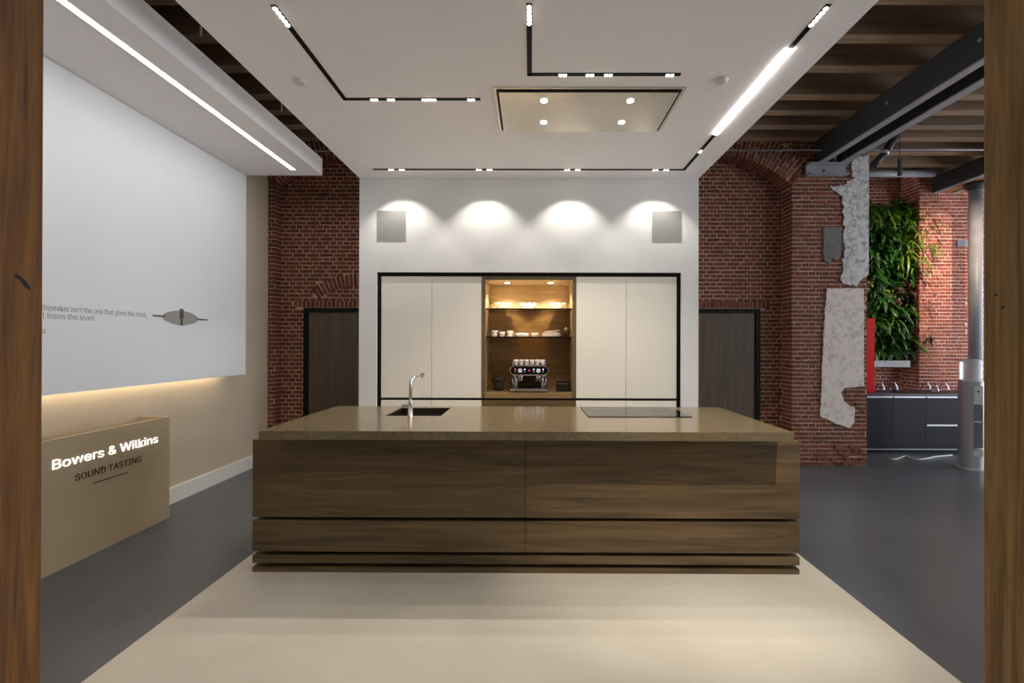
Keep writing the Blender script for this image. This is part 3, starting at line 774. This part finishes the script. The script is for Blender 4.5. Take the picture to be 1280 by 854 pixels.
# dark pot and black box on the niche floor
p = at(623, 489, Z=zf)
yp = CF+.30; px_ = at(623, 480, Y=yp).x
pt = thing('dark_pot', 'dark lidded pot standing on the niche floor beside the espresso machine', 'pot', (px_, yp, zf))
keep(MB().lathe([(.052, 0), (.056, .004), (.072, .10), (.072, .112), (.05, .112)], (px_, yp, zf+.0005), 28).build('pot', mat('dark_olive_pot', (70, 62, 44), .5)), pt)
keep(MB().lathe([(.084, .113), (.086, .12), (.086, .165), (.08, .172), (.001, .172)], (px_, yp, zf), 28).build('lid', M_smoke), pt)
bx_ = at(704.3, 480, Y=CF+.22).x
bb = thing('black_box', 'small black rounded box on the niche floor beside the espresso machine', 'box', (bx_, CF+.24, zf))
keep(B('case', M_plasd, bx_-.088, bx_+.082, CF+.17, CF+.31, zf+.001, zf+.105, bevel=.012), bb)
keep(B('lid', M_black, bx_-.085, bx_+.079, CF+.173, CF+.307, zf+.1055, zf+.112, bevel=.004), bb)

# --- espresso machine
ym = CF+.045; mw = .232; mx_ = at(661.5, 475, Y=ym).x
em_ = thing('espresso_machine', 'two-group chrome espresso machine with black oval control panel', 'coffee machine', (mx_, ym+.15, zf))
def K(o): return keep(o, em_)
for sx in (-1, 1):
    for yy in (.05, .30): K(MB().cyl((mx_+sx*.17, ym+yy, zf+.0005), .016, .014, 14).build('foot', M_plasd))
K(B('drip_tray', M_chrome, mx_-mw, mx_+mw, ym, ym+.20, zf+.014, zf+.046, bevel=.012))
gr = MB()
for i in range(18): gr.box(mx_-mw+.03+i*.0235, mx_-mw+.038+i*.0235, ym+.02, ym+.18, zf+.0465, zf+.050)
K(gr.build('tray_grille', M_steel))
for sx in (-1, 1): K(MB().cyl((mx_+sx*.115, ym-.003, zf+.03), .009, .006, 12, 'Y').build('tray_stud', M_chrome))
K(B('base_body', M_chrome, mx_-mw*.82, mx_+mw*.82, ym+.2005, ym+.36, zf+.014, zf+.21, bevel=.01))
K(B('back_splash', mat('dark_mirror_steel', (84, 80, 76), .18, metal=1), mx_-mw*.62, mx_+mw*.62, ym+.185, ym+.1995, zf+.047, zf+.205))
for sx in (-1, 1):
    K(MB().tube([(mx_+sx*.155, ym+.07, zf+.047), (mx_+sx*.162, ym+.07, zf+.14), (mx_+sx*.172, ym+.075, zf+.215)], .010, 12).build('column', M_chrome))
hz0, hz1 = zf+.207, zf+.325; hc = (hz0+hz1)/2; hr = (hz1-hz0)/2
def stadium(hw, r, n=12):
    o = []
    for k in range(n+1): q = -math.pi/2+math.pi*k/n; o.append((hw-r+r*math.cos(q), r*math.sin(q)))
    for k in range(n+1): q = math.pi/2+math.pi*k/n; o.append((-hw+r+r*math.cos(q), r*math.sin(q)))
    return o
hd = K(MB().prism(stadium(mw+.004, hr), lambda a, b, t: (mx_+a, ym+.01+t*.34, hc+b)).build('head_body', M_chrome, None, .006))
K(MB().prism(stadium(mw-.012, hr-.013), lambda a, b, t: (mx_+a, ym+.004+t*.008, hc+b)).build('control_panel', mat('black_panel', (16, 15, 20), .15)))
for sx in (-1, 1):
    gpos = (mx_+sx*.110, ym-.004, hc)
    K(MB().cyl(gpos, .030, .009, 24, 'Y').build('gauge_ring', M_chrome)); K(MB().cyl((gpos[0], ym-.007, hc), .025, .004, 24, 'Y').build('gauge_face', M_dial))
    K(B('gauge_needle', M_plasd, gpos[0]-.002, gpos[0]+.002, ym-.0085, ym-.0072, hc-.002, hc+.019))
for i, (dx, m_) in enumerate(((-.168, M_ledr), (-.055, M_ledb), (.055, M_ledb), (.168, M_ledb))):
    K(MB().cyl((mx_+dx, ym-.001, hc+.014), .0075, .005, 12, 'Y').build('indicator', m_)); K(MB().cyl((mx_+dx, ym-.001, hc-.016), .0055, .005, 12, 'Y').build('button', M_dial))
K(MB().cyl((mx_, ym-.001, hc), .0065, .005, 12, 'Y').build('indicator', M_ledr))
for sx in (-1, 1):
    gx = mx_+sx*.108
    K(MB().lathe([(.034, -.045), (.036, -.02), (.03, 0)], (gx, ym+.09, hz0+.002), 20).build('group_head', M_chrome))
    pf = K(MB().lathe([(.026, -.03), (.034, -.02), (.034, 0)], (gx, ym+.09, hz0-.0435), 20).build('portafilter', M_steel))
    hb = MB().tube([(gx, ym+.058, hz0-.055), (gx+sx*.02, ym-.03, hz0-.062), (gx+sx*.028, ym-.075, hz0-.07)], [.008, .012, .013], 12).build('portafilter_handle', M_plasd, pf)
    hb.matrix_parent_inverse = Matrix()
    K(MB().tube([(mx_+sx*.19, ym+.05, hz0+.006), (mx_+sx*.205, ym+.03, hz0-.05), (mx_+sx*.19, ym+.02, hz0-.12)], .006, 8).build('steam_wand', M_chrome))
    K(MB().tube([(mx_+sx*.172, ym+.01, hz0-.032), (mx_+sx*.205, ym+.008, hz0-.033)], .011, 10).build('steam_knob', M_plasd))
rl = MB()
zr_ = hz1+.045
rl.tube([(mx_-.20, ym+.04, zr_), (mx_+.20, ym+.04, zr_)], .005, 8).tube([(mx_-.20, ym+.30, zr_), (mx_+.20, ym+.30, zr_)], .005, 8)
rl.tube([(mx_-.20, ym+.04, zr_), (mx_-.20, ym+.30, zr_)], .005, 8).tube([(mx_+.20, ym+.04, zr_), (mx_+.20, ym+.30, zr_)], .005, 8)
for dx in (-.2, 0, .2):
    for yy in (.04, .30): rl.tube([(mx_+dx, ym+yy, hz1-.004), (mx_+dx, ym+yy, zr_)], .004, 8)
K(rl.build('cup_rail', M_chrome)); K(B('cup_tray', M_steel, mx_-.19, mx_+.19, ym+.05, ym+.29, hz1-.001, hz1+.004))
for r_ in range(2):
    for i in range(6):
        cup('espresso_cup', mx_-.165+i*.066, ym+.105+r_*.11, hz1+.0045, .030, .062, '%s white espresso cup from the dark pot in the %s row on the machine' % (['first', 'second', 'third', 'fourth', 'fifth', 'sixth'][i], ['front', 'rear'][r_]), group=['front row of cups on the machine', 'rear row of cups on the machine'][r_])

# ------------------------------------------------------------------ wall speakers
for (u0, u1, v0, v1, lb) in ((471.5, 507.5, 263.5, 301.5, 'square grey flush speaker grille high above the sink-side cabinets'), (815, 852, 264, 302.5, 'square grey flush speaker grille high above the cooktop-side cabinets')):
    p, q = at(u0, v1, Y=D), at(u1, v0, Y=D)
    s = thing('wall_speaker', lb, 'speaker', ((p.x+q.x)/2, D, p.z), 'flush wall speakers')
    mb = MB(); t_ = .006
    mb.box(p.x, q.x, D-.006, D-.0005, p.z, p.z+t_); mb.box(p.x, q.x, D-.006, D-.0005, q.z-t_, q.z)
    mb.box(p.x, p.x+t_, D-.006, D-.0005, p.z+t_, q.z-t_); mb.box(q.x-t_, q.x, D-.006, D-.0005, p.z+t_, q.z-t_)
    keep(mb.build('frame', mat('speaker_frame', (168, 166, 162), .6)), s)
    keep(B('grille', M_grille, p.x+t_, q.x-t_, D-.0045, D-.0005, p.z+t_, q.z-t_), s)

# ------------------------------------------------------------------ ceiling light tracks
def seg(p, q, wd, z0, z1):   # axis-ish strip between two ceiling points
    p, q = Vector(p), Vector(q); d = (q-p); d.z = 0; d.normalize(); n = Vector((-d.y, d.x, 0))*wd/2
    vs = [p-n, q-n, q+n, p+n]
    return [(v.x, v.y, z0) for v in vs]+[(v.x, v.y, z1) for v in vs]
def strip(mb, p, q, wd, z0=ZC-.004, z1=ZC+.02):
    return mb._add(seg(p, q, wd, z0, z1), [(3, 2, 1, 0), (4, 5, 6, 7), (0, 1, 5, 4), (1, 2, 6, 5), (2, 3, 7, 6), (3, 0, 4, 7)])
TW = .034
def C(u, v): return at(u, v, Z=ZC)
tl = thing('track_light', 'angled black ceiling track near the floating wall panel', 'light', C(431, 124))
tc_ = thing('track_light', 'angled black ceiling track beside the steel extractor', 'light', C(662, 92.5))
tr_ = thing('track_light', 'long black ceiling track with a bright linear light along the kitchen wall', 'light', C(854, 212))
def channel(root, pts):
    mb = MB()
    for p, q in zip(pts, pts[1:]):
        d = (q-p).normalized()*TW/2; strip(mb, p-d, q+d, TW)
    keep(mb.build('channel', M_black), root)
A = C(343.5, 9); Bp = C(431, 123.7); Cc = C(598, 124); Cc.y = Bp.y; A.x = Bp.x
channel(tl, [A, Bp, Cc])
A2 = C(660.6, 7); B2 = C(662, 92.8); C2 = C(848, 92.5); A2.x = B2.x; C2.y = B2.y
channel(tc_, [A2, B2, C2])
A3 = C(468, 211.5); B3 = C(855, 212); A3.y = B3.y
E3 = C(1029, 8); E3.x = B3.x
channel(tr_, [A3, B3, E3])
def module(root, p, d, n, watts, angle, target=None, col=(1, .93, .85), blend=.35):
    d = Vector(d); q = p + d*(n*.032)
    g = MB(); strip(g, p-d*.006, q+d*.006, TW*.86, ZC-.007, ZC-.0041)
    h = keep(g.build('spot_module', M_plasd), root)
    for i in range(n):
        c = p+d*(.032*(i+.5))
        MB().lathe([(.0135, -.003), (.0135, 0)], (c.x, c.y, ZC-.007), 14).build('lens', M_lens, h)
    c = p+d*(n*.016)
    tg = target if target else (c.x, c.y, 0)
    if watts: spot('track_spot', (c.x, c.y, ZC-.02), tg, watts, angle, blend, col, .02)
ex, ey = Vector((1, 0, 0)), Vector((0, 1, 0))
WS = 1.0
for u in (463, 484, 527, 535.5, 584): p = C(u, 124); p.y = Bp.y; module(tl, p, ex, 2, 15*WS, 60)
p = C(352, 20); p.x = Bp.x; module(tl, p-ey*.08, ey, 5, 12*WS, 70)
for u in (698, 732, 755, 832): p = C(u, 92.5); p.y = B2.y; module(tc_, p, ex, 2, 15*WS, 60)
p = C(661, 18); p.x = B2.x; module(tc_, p-ey*.08, ey, 5, 12*WS, 70)
for u in (491, 600.5, 711, 821.5): p = C(u, 211.7); p.y = B3.y; module(tr_, p-ex*.05, ex, 2, 17*WS, 96, blend=.3, col=(1, .96, .90)); module(tr_, p+ex*.07, ex, 2, 17*WS, 96, blend=.3, col=(1, .96, .90))
p = C(1018, 20); p.x = B3.x; module(tr_, p-ey*.08, ey, 5, 12*WS, 70)
p = C(876, 187); p.x = B3.x; module(tr_, p, ey, 2, 6*WS, 60)
tn = thing('track_light', 'straight black ceiling track near the timber posts', 'light', (0, 1.32, ZC))
channel(tn, [Vector((-1.5, 1.32, ZC)), Vector((1.9, 1.32, ZC))])
for x, wt_, tx in ((1.70, 340, 1.15), (.5, 36, .4), (-.9, 36, -.9)): module(tn, Vector((x, 1.32, ZC)), ex, 3, wt_, 42, (tx, 2.87, .42), blend=.8)
l0, l1 = C(985, 60), C(892, 167)
keep(B('linear_diffuser', M_led, B3.x-.02, B3.x+.02, l0.y, l1.y, ZC-.012, ZC-.0045), tr_)
# smoke detectors
for (u, v, lb) in ((374.5, 101, 'round white ceiling detector near the lower soffit'), (902, 100.5, 'round white ceiling detector near the linear light')):
    p = C(u, v)
    o = MB().lathe([(.02, -.022), (.035, -.02), (.046, -.012), (.05, 0)], p, 28).build('smoke_detector', M_plasw); tag(o, lb, 'detector', 'ceiling detectors')
# extractor hood
h00, h01, h11 = C(616, 108.5), C(858, 109), C(830, 164)
hx0, hx1, hy0, hy1 = h00.x, h01.x, h00.y, h11.y
hd_ = thing('ceiling_hood', 'flush stainless steel ceiling extractor with four lamps', 'extractor hood', ((hx0+hx1)/2, (hy0+hy1)/2, ZC))
mb = MB(); t_ = .022
mb.box(hx0, hx1, hy0, hy0+t_, ZC-.006, ZC+.01); mb.box(hx0, hx1, hy1-t_, hy1, ZC-.006, ZC+.01)
mb.box(hx0, hx0+t_, hy0+t_, hy1-t_, ZC-.006, ZC+.01); mb.box(hx1-t_, hx1, hy0+t_, hy1-t_, ZC-.006, ZC+.01)
keep(mb.build('frame', M_hood), hd_)
keep(B('shadow_gap', M_core, hx0+t_, hx1-t_, hy0+t_, hy1-t_, ZC-.004, ZC+.005), hd_)
keep(B('glass_panel', M_hood, hx0+t_+.02, hx1-t_-.02, hy0+t_+.02, hy1-t_-.02, ZC-.02, ZC-.0045, bevel=.002), hd_)
for (u, v) in ((680, 126), (679.5, 153), (788, 126), (777, 153)):
    p = at(u, v, Z=ZC-.02)
    keep(MB().lathe([(.028, -.003), (.028, .002)], p, 20).build('lamp', M_lens), hd_)
    spot('hood_spot', (p.x, p.y, ZC-.035), (p.x, p.y, 0), 36, 110, .4, (1, .91, .80), .02)

# ------------------------------------------------------------------ suspension rods in the left gap
for (u, v, lb) in ((251, 62, 'thin suspension rod of the soffit in the gap, nearer the timber post'), (352, 143, 'thin suspension rod of the soffit in the gap, nearer the brick arch')):
    p = at(u, v, X=-2.25)
    o = MB().tube([(-2.25, p.y, ZC+.115), (-2.25, p.y, DECK-.001)], .006, 8).build('suspension_rod', M_steelf); tag(o, lb, 'rod', 'suspension rods')

# ------------------------------------------------------------------ steel beams
def channel_beam(x, wd, y0, y1, z0, z1, label, parent=None):
    t = thing('steel_beam', label, 'beam', (x, (y0+y1)/2, z0))
    keep(B('web', M_steeld, x, x+.012, y0, y1, z0+.014, z1-.014), t)
    keep(B('bottom_flange', M_steelf, x-.002, x+wd, y0, y1, z0, z0+.0138), t)
    keep(B('top_flange', M_steeld, x-.002, x+wd, y0, y1, z1-.0138, z1), t)
    for k in range(int((y1-y0)/.9)):
        keep(MB().cyl((x-.008, y0+.45+k*.9, (z0+z1)/2+.02), .016, .009, 6, 'X').build('bolt', M_steelf), t)
    return t
channel_beam(3.57, .078, -1.5, 5.45, 3.79, 4.085, 'dark steel channel beam nearer the dropped ceiling, resting on the bracket')
channel_beam(3.84, .095, -1.5, 5.45, 3.79, 4.085, 'dark steel channel beam nearer the conduits, resting on the bracket')
bk = thing('beam_bracket', 'grey steel bearing bracket under the paired beams on the pier', 'bracket', (3.8, 5.42, 3.63))
b0, b1 = at(1013, 217, Y=5.36), at(1063, 205, Y=5.36)
mb = MB(); mb.box(b0.x, b1.x, 5.36, YPR-.006, 3.775, 3.789); mb.box(b0.x, b1.x, 5.36, YPR-.006, b0.z, b0.z+.014); mb.box(b0.x, b1.x, 5.44, YPR-.006, b0.z+.014, 3.775)
keep(mb.build('channel_section', M_steelf), bk)
keep(MB().cyl(((b0.x+b1.x)/2-.03, 5.425, (b0.z+3.78)/2), .014, .014, 6, 'Y').build('bolt', M_steeld), bk)
# far composite beam
z0 = 3.85; x0 = 6.12
t = thing('composite_beam', 'dark beam with orange timber underside above the round column', 'beam', (x0, 5, z0))
keep(B('side_plate', M_steeld, x0, x0+.014, 1.5, YF-.002, z0+.002, 4.085), t)
keep(B('side_plate', M_steeld, x0+.33, x0+.344, 1.5, YF-.002, z0+.002, 4.085), t)
keep(B('flange', M_steelf, x0-.002, x0+.07, 1.5, YF-.002, z0-.012, z0+.0015), t); keep(B('flange', M_steelf, x0+.28, x0+.346, 1.5, YF-.002, z0-.012, z0+.0015), t)
keep(B('timber_core', mat('orange_timber', (168, 112, 66), .7, var=.2, scale=(14, 1, 14)), x0+.0145, x0+.3295, 1.5, YF-.002, z0+.002, z0+.2), t)
# round column
cx_ = at(1219.5, 300, Y=6.2).x
t = thing('round_column', 'tall grey steel pipe column behind the water cooler', 'column', (cx_, 6.2, 0))
keep(MB().cyl((cx_, 6.2, .012), .075, z0-.012-.012-.08, 32).build('shaft', M_steelf), t)
keep(MB().lathe([(.075, 0), (.10, .02), (.13, .05), (.13, .0795)], (cx_, 6.2, z0-.012-.092), 28).build('capital', M_steeld), t)
keep(MB().cyl((cx_, 6.2, 0), .12, .0118, 28).build('base_plate', M_steeld), t)
# tie rod and conduits
o = MB().tube([(2.2, 5.33, 3.92), (7.5, 5.33, 3.935)], .011, 10).build('tie_rod', M_steelf); tag(o, 'thin pale steel tie rod crossing in front of the brick arch', 'rod')
o = MB().tube([(WX, 5.38, 3.93), (-2.06, 5.38, 3.93)], .010, 10).build('tie_rod', M_steelf); tag(o, 'thin steel tie rod above the lower soffit', 'rod')
for (y, z, r, x0_, x1_, lb) in ((5.02, 4.075, .012, 4.3, 8.5, 'thin pale conduit fixed under the joists, nearest the open room'), (5.62, 4.07, .012, 4.25, 8.5, 'thin pale conduit under the joists beyond the tie rod')):
    o = MB().tube([(x0_, y, z), (x1_, y, z)], r, 10).build('conduit', M_alu); tag(o, lb, 'conduit', 'conduits under the joists')
o = MB().tube([(4.3, 6.36, 4.04), (5.9, 6.36, 4.04)], .05, 16).build('ceiling_pipe', M_steelf); tag(o, 'thick grey pipe under the joists above the plant wall', 'pipe')
t = thing('hanging_luminaire', 'dark cylindrical spotlight assembly hanging beside the steel beams', 'spotlight', at(1119, 166, Y=5.12))
P1, P2, P3 = at(1119, 170, Y=5.12), at(1106, 192, Y=5.12), at(1091, 207, Y=5.12)
keep(MB().tube([P1, P1.lerp(P2, .5), P2], .042, 16).build('upper_barrel', M_steeld), t)
keep(MB().tube([P2+Vector((-.01, 0, -.005)), P2.lerp(P3, .5), P3], .040, 16).build('lower_barrel', M_steeld), t)
keep(MB().tube([P2+Vector((.0, 0, .02)), P2+Vector((-.016, 0, -.012))], .05, 16).build('joint_ring', M_alu), t)
keep(MB().tube([P1+Vector((.015, 0, -.01)), Vector((P1.x+.015, P1.y, ZT-.001))], .014, 10).build('ceiling_stem', M_steeld), t)
H1, H2 = at(1124.5, 175, Y=5.12), at(1124.5, 198, Y=5.12)
t2 = thing('hanging_sensor', 'slim dark device hanging by a wire beside the spotlight', 'device', H1)
keep(MB().tube([(H1.x, 5.12, ZT-.001), (H1.x, 5.12, H2.z)], .004, 6).build('wire', M_plasd), t2)
q0 = at(1124.5, 220, Y=5.12)
keep(B('case', M_steeld, H1.x-.016, H1.x+.022, 5.105, 5.135, q0.z, H2.z, bevel=.006), t2)

# ------------------------------------------------------------------ living plant wall
GX0, GX1 = at(1083, 350, Y=6.8).x, at(1150, 350, Y=6.8).x
GZ0, GZ1 = at(1138, 451, Y=6.62).z+.003, at(1110, 257, Y=6.8).z
lw_ = thing('living_wall', 'tall vertical garden of green leafy plants on the brick wall', 'plant wall', ((GX0+GX1)/2, YR, GZ0))
keep(B('felt_backing', M_soil, GX0, GX1, YR-.11, YR-.012, GZ0, GZ1), lw_)
def leaf_mesh(L, W, bend, material, seg=5, fold=.25, wavy=0):
    mb = MB(); vs = []
    for i in range(seg+1):
        t = i/seg; wd = W*math.sin(math.pi*min(1, t*.92+.06))**.8*.5
        if i == seg: wd = W*.02
        y = L*t*math.cos(bend*t*.5); z = -L*t*math.sin(bend*t*.6)
        vs += [(-wd, y, z+wd*fold), (0, y, z), (wd, y, z+wd*fold)]
    fs = []
    for i in range(seg):
        o = i*3
        fs += [(o, o+1, o+4, o+3), (o+1, o+2, o+5, o+4)]
    mb._add(vs, fs, True)
    return mb
LT = []
for (L, W, bend, m_) in ((.20, .050, 1.0, M_green[0]), (.24, .055, 1.2, M_green[1]), (.30, .022, 1.5, M_green[2]), (.16, .06, .8, M_green[0]), (.18, .04, .9, M_green[3]), (.22, .028, 1.3, M_green[1]), (.20, .045, .9, M_pink), (.15, .05, .8, M_green[4])):
    mb = leaf_mesh(L, W, bend, m_)
    me = bpy.data.meshes.new('leaf'); me.from_pydata(mb.v, [], mb.f); me.polygons.foreach_set('use_smooth', mb.sm); me.materials.append(m_); me.update()
    LT.append((me, mb, m_))
rnd = random.Random(11); leaves = []
nx_, nz_ = 9, 26
for iz in range(nz_):
    for ix in range(nx_):
        fx = (ix+rnd.uniform(.1, .9))/nx_; fz = (iz+rnd.uniform(.1, .9))/nz_
        c = Vector((GX0+(GX1-GX0)*fx, YR-.11-rnd.uniform(0, .06), GZ0+.14+(GZ1-GZ0-.14)*fz))
        h = fz
        if h > .88: ks = [7, 1, 2, 7, 1]
        elif h > .55 and fx > .55: ks = [2, 5, 1, 2]
        elif h > .5: ks = [0, 1, 0, 5, 3]
        elif h > .40 and fx > .6: ks = [4, 6, 4, 0]
        elif h > .33: ks = [6, 0, 3, 7] if fx > .3 else [7, 0, 1]
        else: ks = [0, 1, 5, 3, 1, 2] if rnd.random() < .6 else [0, 3, 0]
        k0 = rnd.choice(ks)
        for j in range(rnd.randint(7, 10)):
            k = k0 if rnd.random() < .75 else rnd.choice(ks)
            az = rnd.uniform(-1.35, 1.35)      # sideways spread about -Y
            el = rnd.uniform(-.9, .9)
            d = Vector((math.sin(az)*math.cos(el), -math.cos(az)*math.cos(el), math.sin(el)))
            side = d.cross(Vector((0, 0, 1))).normalized(); up = side.cross(d).normalized()
            s = rnd.uniform(.7, 1.25)*(1.12 if k == 2 else 1)
            R = Matrix((side, d, up)).transposed()
            Mx = Matrix.Translation(c+Vector((rnd.uniform(-.03, .03), rnd.uniform(-.03, .02), rnd.uniform(-.03, .03)))) @ R.to_4x4() @ Matrix.Rotation(rnd.uniform(-.5, .5), 4, 'Y') @ Matrix.Diagonal((s, s, s, 1))
            tip = Mx @ Vector((0, .15, 0))
            leaves.append((tip.y - s*.05 + rnd.uniform(0, .03), k, Mx))
leaves.sort(key=lambda q: q[0])
base_inv = Matrix.Translation(-Vector(lw_.location))
for (_, k, Mx) in leaves[:290]:
    o = bpy.data.objects.new('leaf', LT[k][0]); COL.objects.link(o); o.parent = lw_; o.matrix_parent_inverse = base_inv; o.matrix_basis = Mx
by = {}
for (_, k, Mx) in leaves[290:]: by.setdefault(k, []).append(Mx)
me = bpy.data.meshes.new('foliage'); V = []; Fc = []; MI = []; off = 0; ml = []
for k, ms in by.items():
    m_ = LT[k][2]
    if m_ not in ml: ml.append(m_); me.materials.append(m_)
    P0 = np.array(LT[k][1].v)
    for Mx in ms:
        Aa = np.array(Mx); V.append(P0@Aa[:3, :3].T+Aa[:3, 3]); Fc += [tuple(q+off for q in f) for f in LT[k][1].f]; MI += [ml.index(m_)]*len(LT[k][1].f); off += len(P0)
me.from_pydata(np.concatenate(V).tolist(), [], Fc); me.polygons.foreach_set('material_index', MI); me.polygons.foreach_set('use_smooth', [True]*len(MI)); me.update()
o = bpy.data.objects.new('foliage', me); COL.objects.link(o); keep(o, lw_); o['kind'] = 'stuff'
# spotlight on the far wall (from the room's own track, mounted on the joists)
ws = thing('joist_spotlight', 'small spotlight under the joists aimed at the plant wall', 'spotlight', (5.75, 4.6, 4.0))
keep(MB().cyl((5.75, 4.6, 3.92), .04, .12, 16).build('housing', M_steeld), ws); keep(MB().cyl((5.75, 4.6, 4.04), .012, .06, 10).build('stem', M_steeld), ws)
spot('plant_spot', (5.75, 4.62, 3.90), (5.95, 6.7, 2.65), 360, 52, 1.0, (1, .80, .60), .04)
# trough ledge
tr0, tr1 = at(1085, 459, Y=6.62), at(1138, 451, Y=6.62)
o = B('planter_ledge', M_concrete, tr0.x, tr1.x, 6.62, YR-.002, tr0.z, tr1.z, bevel=.004); tag(o, 'pale concrete ledge beneath the living plant wall', 'ledge')

# ------------------------------------------------------------------ sideboard
SBY = 6.1; SBT = at(1130, 492.5, Y=SBY).z
sx0 = 4.1; u_ = [at(u, 530, Y=SBY).x for u in (1116, 1157, 1208, 1258)]
edges = [at(1076, 530, Y=SBY).x-.05]+u_
sb = thing('sideboard', 'low anthracite sideboard with aluminium grip rails by the brick wall', 'sideboard', (5.2, SBY, 0))
keep(B('carcass', M_cab, edges[0], edges[-1], SBY+.022, YF-.02, .06, SBT-.022), sb)
keep(B('plinth', M_black, edges[0]+.02, edges[-1]-.02, SBY+.03, SBY+.045, .0, .05), sb)
keep(B('base_rail', M_alu, edges[0], edges[-1], SBY+.002, SBY+.03, .0505, .0595), sb)
keep(B('top', M_cabtop, edges[0]-.005, edges[-1]+.005, SBY-.008, YF-.012, SBT-.021, SBT, bevel=.002), sb)
zmid = at(1180, 531, Y=SBY).z
for i in range(4):
    x0, x1 = edges[i]+.002, edges[i+1]-.002
    if i < 2:
        dd = keep(B('door', M_cab, x0, x1, SBY, SBY+.02, .065, SBT-.055), sb); rails = [(dd, SBT-.0545)]
    else:
        d1 = keep(B('drawer', M_cab, x0, x1, SBY, SBY+.02, .065, zmid-.02), sb); d2 = keep(B('drawer', M_cab, x0, x1, SBY, SBY+.02, zmid+.004, SBT-.055), sb)
        rails = [(d1, zmid-.0195), (d2, SBT-.0545)]
    for (d_, zr0) in rails:
        mb = MB().prism([(x0+.012, zr0), (x1-.012, zr0), (x1-.002, zr0+.022), (x0+.002, zr0+.022)], lambda a_, b_, t: (a_, SBY-.012+t*.03, b_))
        mb.build('grip_rail', M_alu, d_)
# red panel standing on the sideboard
r0, r1 = at(1077, 490.5, Y=6.25), at(1093.5, 398, Y=6.25)
o = B('red_panel', M_red, r1.x-.34, r1.x, 6.25, 6.31, SBT, r1.z, bevel=.004); tag(o, 'tall glossy red panel standing on the sideboard beside the pier', 'panel')
# carafes
cp = [(.040, 0), (.058, .006), (.062, .04), (.050, .085), (.024, .125), (.022, .14), (.034, .17), (.031, .17), (.019, .14), (.021, .125), (.046, .085), (.058, .04), (.054, .012), (.001, .010)]
for (u, y, s, lb) in ((1101, 6.36, .95, 'clear glass carafe beside the red panel'), (1117, 6.36, 1.0, 'clear glass carafe under the concrete ledge, second from the red panel'),
                      (1158, 6.40, 1.02, 'clear glass carafe in front of the lit brick pier, nearest the plants'), (1169, 6.22, .85, 'smaller clear glass carafe between two larger ones at the lit pier'),
                      (1180.5, 6.36, 1.0, 'clear glass carafe at the lit pier, nearest the water cooler')):
    x = at(u, 485, Y=y).x
    o = MB().lathe([(r*s, h*s) for r, h in cp], (x, y, SBT+.0005), 24).build('carafe', M_glass); tag(o, lb, 'carafe', 'glass carafes on the sideboard')

# ------------------------------------------------------------------ water cooler
wy = 5.38; wx = at(1213.2, 530, Y=wy).x
wc = thing('water_cooler', 'slim silver water cooler with a clear bottle on top', 'water cooler', (wx, wy, 0)); wc.rotation_euler = (0, 0, math.radians(-28))
wz = at(1213, 478, Y=wy-.13).z
def rrect(hw, hd, r, n=6):
    o = []
    for cx0, cy0, a0 in ((hw-r, hd-r, 0), (-hw+r, hd-r, 90), (-hw+r, -hd+r, 180), (hw-r, -hd+r, 270)):
        for k in range(n+1): q = math.radians(a0+90*k/n); o.append((cx0+r*math.cos(q), cy0+r*math.sin(q)))
    return o
keep(MB().prism(rrect(.122, .126, .085), lambda a, b, t: (wx+a, wy+b, t*.02)).build('foot', M_plasw), wc)
keep(MB().prism(rrect(.105, .112, .075, 8), lambda a, b, t: (wx+a, wy+b, .0205+t*(wz-.0205))).build('body', M_plasg), wc)
fy = wy-.112
ins = lambda nm, m_, dx0, dx1, za, zb_, dep=.006: keep(B(nm, m_, wx+dx0, wx+dx1, fy-dep, fy+.02, za, zb_, bevel=.003), wc)
ins('front_strip', M_plasw, -.012, .078, .17, wz-.05, .003)
ins('dispense_recess', mat('recess_grey', (112, 112, 116), .5), -.006, .072, .60, .80, .006)
ins('lower_recess', mat('recess_grey', (112, 112, 116), .5), -.006, .072, .26, .585, .006)
ins('drip_shelf', M_plasw, -.014, .080, .588, .602, .03)
ins('control_panel', M_plasw, -.006, .072, .845, wz-.06, .008)
keep(MB().cyl((wx+.03, fy-.018, wz-.115), .010, .012, 14, 'Y').build('button', M_plasd), wc)
for dx in (.015, .052): keep(MB().tube([(wx+dx, fy-.006, .805), (wx+dx, fy-.03, .80), (wx+dx, fy-.03, .775)], .009, 10).build('tap', M_plasw), wc)
keep(MB().lathe([(.038, 0), (.038, .012), (.001, .012)], (wx+.033, fy-.01, .265), 20).build('cup_holder', M_china), wc)
bt_ = at(1213, 449, Y=wy).z-wz
bp_ = []
n = 9
for i in range(n*2+1):
    bp_.append((.108 if i % 2 else .100, .02+(bt_-.05)*i/(n*2)))
keep(MB().lathe([(.05, .001), (.085, .01)]+bp_+[(.09, bt_-.01), (.06, bt_), (.001, bt_)], (wx, wy, wz), 28).build('water_bottle', M_bottle), wc)
keep(MB().lathe([(.104, 0), (.108, .02), (.09, .024)], (wx, wy, wz), 28).build('bottle_collar', M_plasw), wc)
# cable on the floor
pts = [at(u, v, Z=.009) for u, v in ((1110, 573.5), (1120, 574), (1132, 570), (1138, 573), (1149, 574.5), (1160, 573), (1169, 571), (1180, 570), (1190, 569))]
pp = []
for i in range(len(pts)-1):
    for k in range(5):
        t = k/5; p0 = pts[max(i-1, 0)]; p1 = pts[i]; p2 = pts[i+1]; p3 = pts[min(i+2, len(pts)-1)]
        pp.append(.5*((2*p1)+(p2-p0)*t+(2*p0-5*p1+4*p2-p3)*t*t+(3*p1-p0-3*p2+p3)*t**3))
pp.append(pts[-1])
for q in pp: q.z = max(q.z, .009)
o = MB().tube(pp, .009, 8).build('power_cable', M_cable); tag(o, 'white cable curling on the floor in front of the sideboard', 'cable')
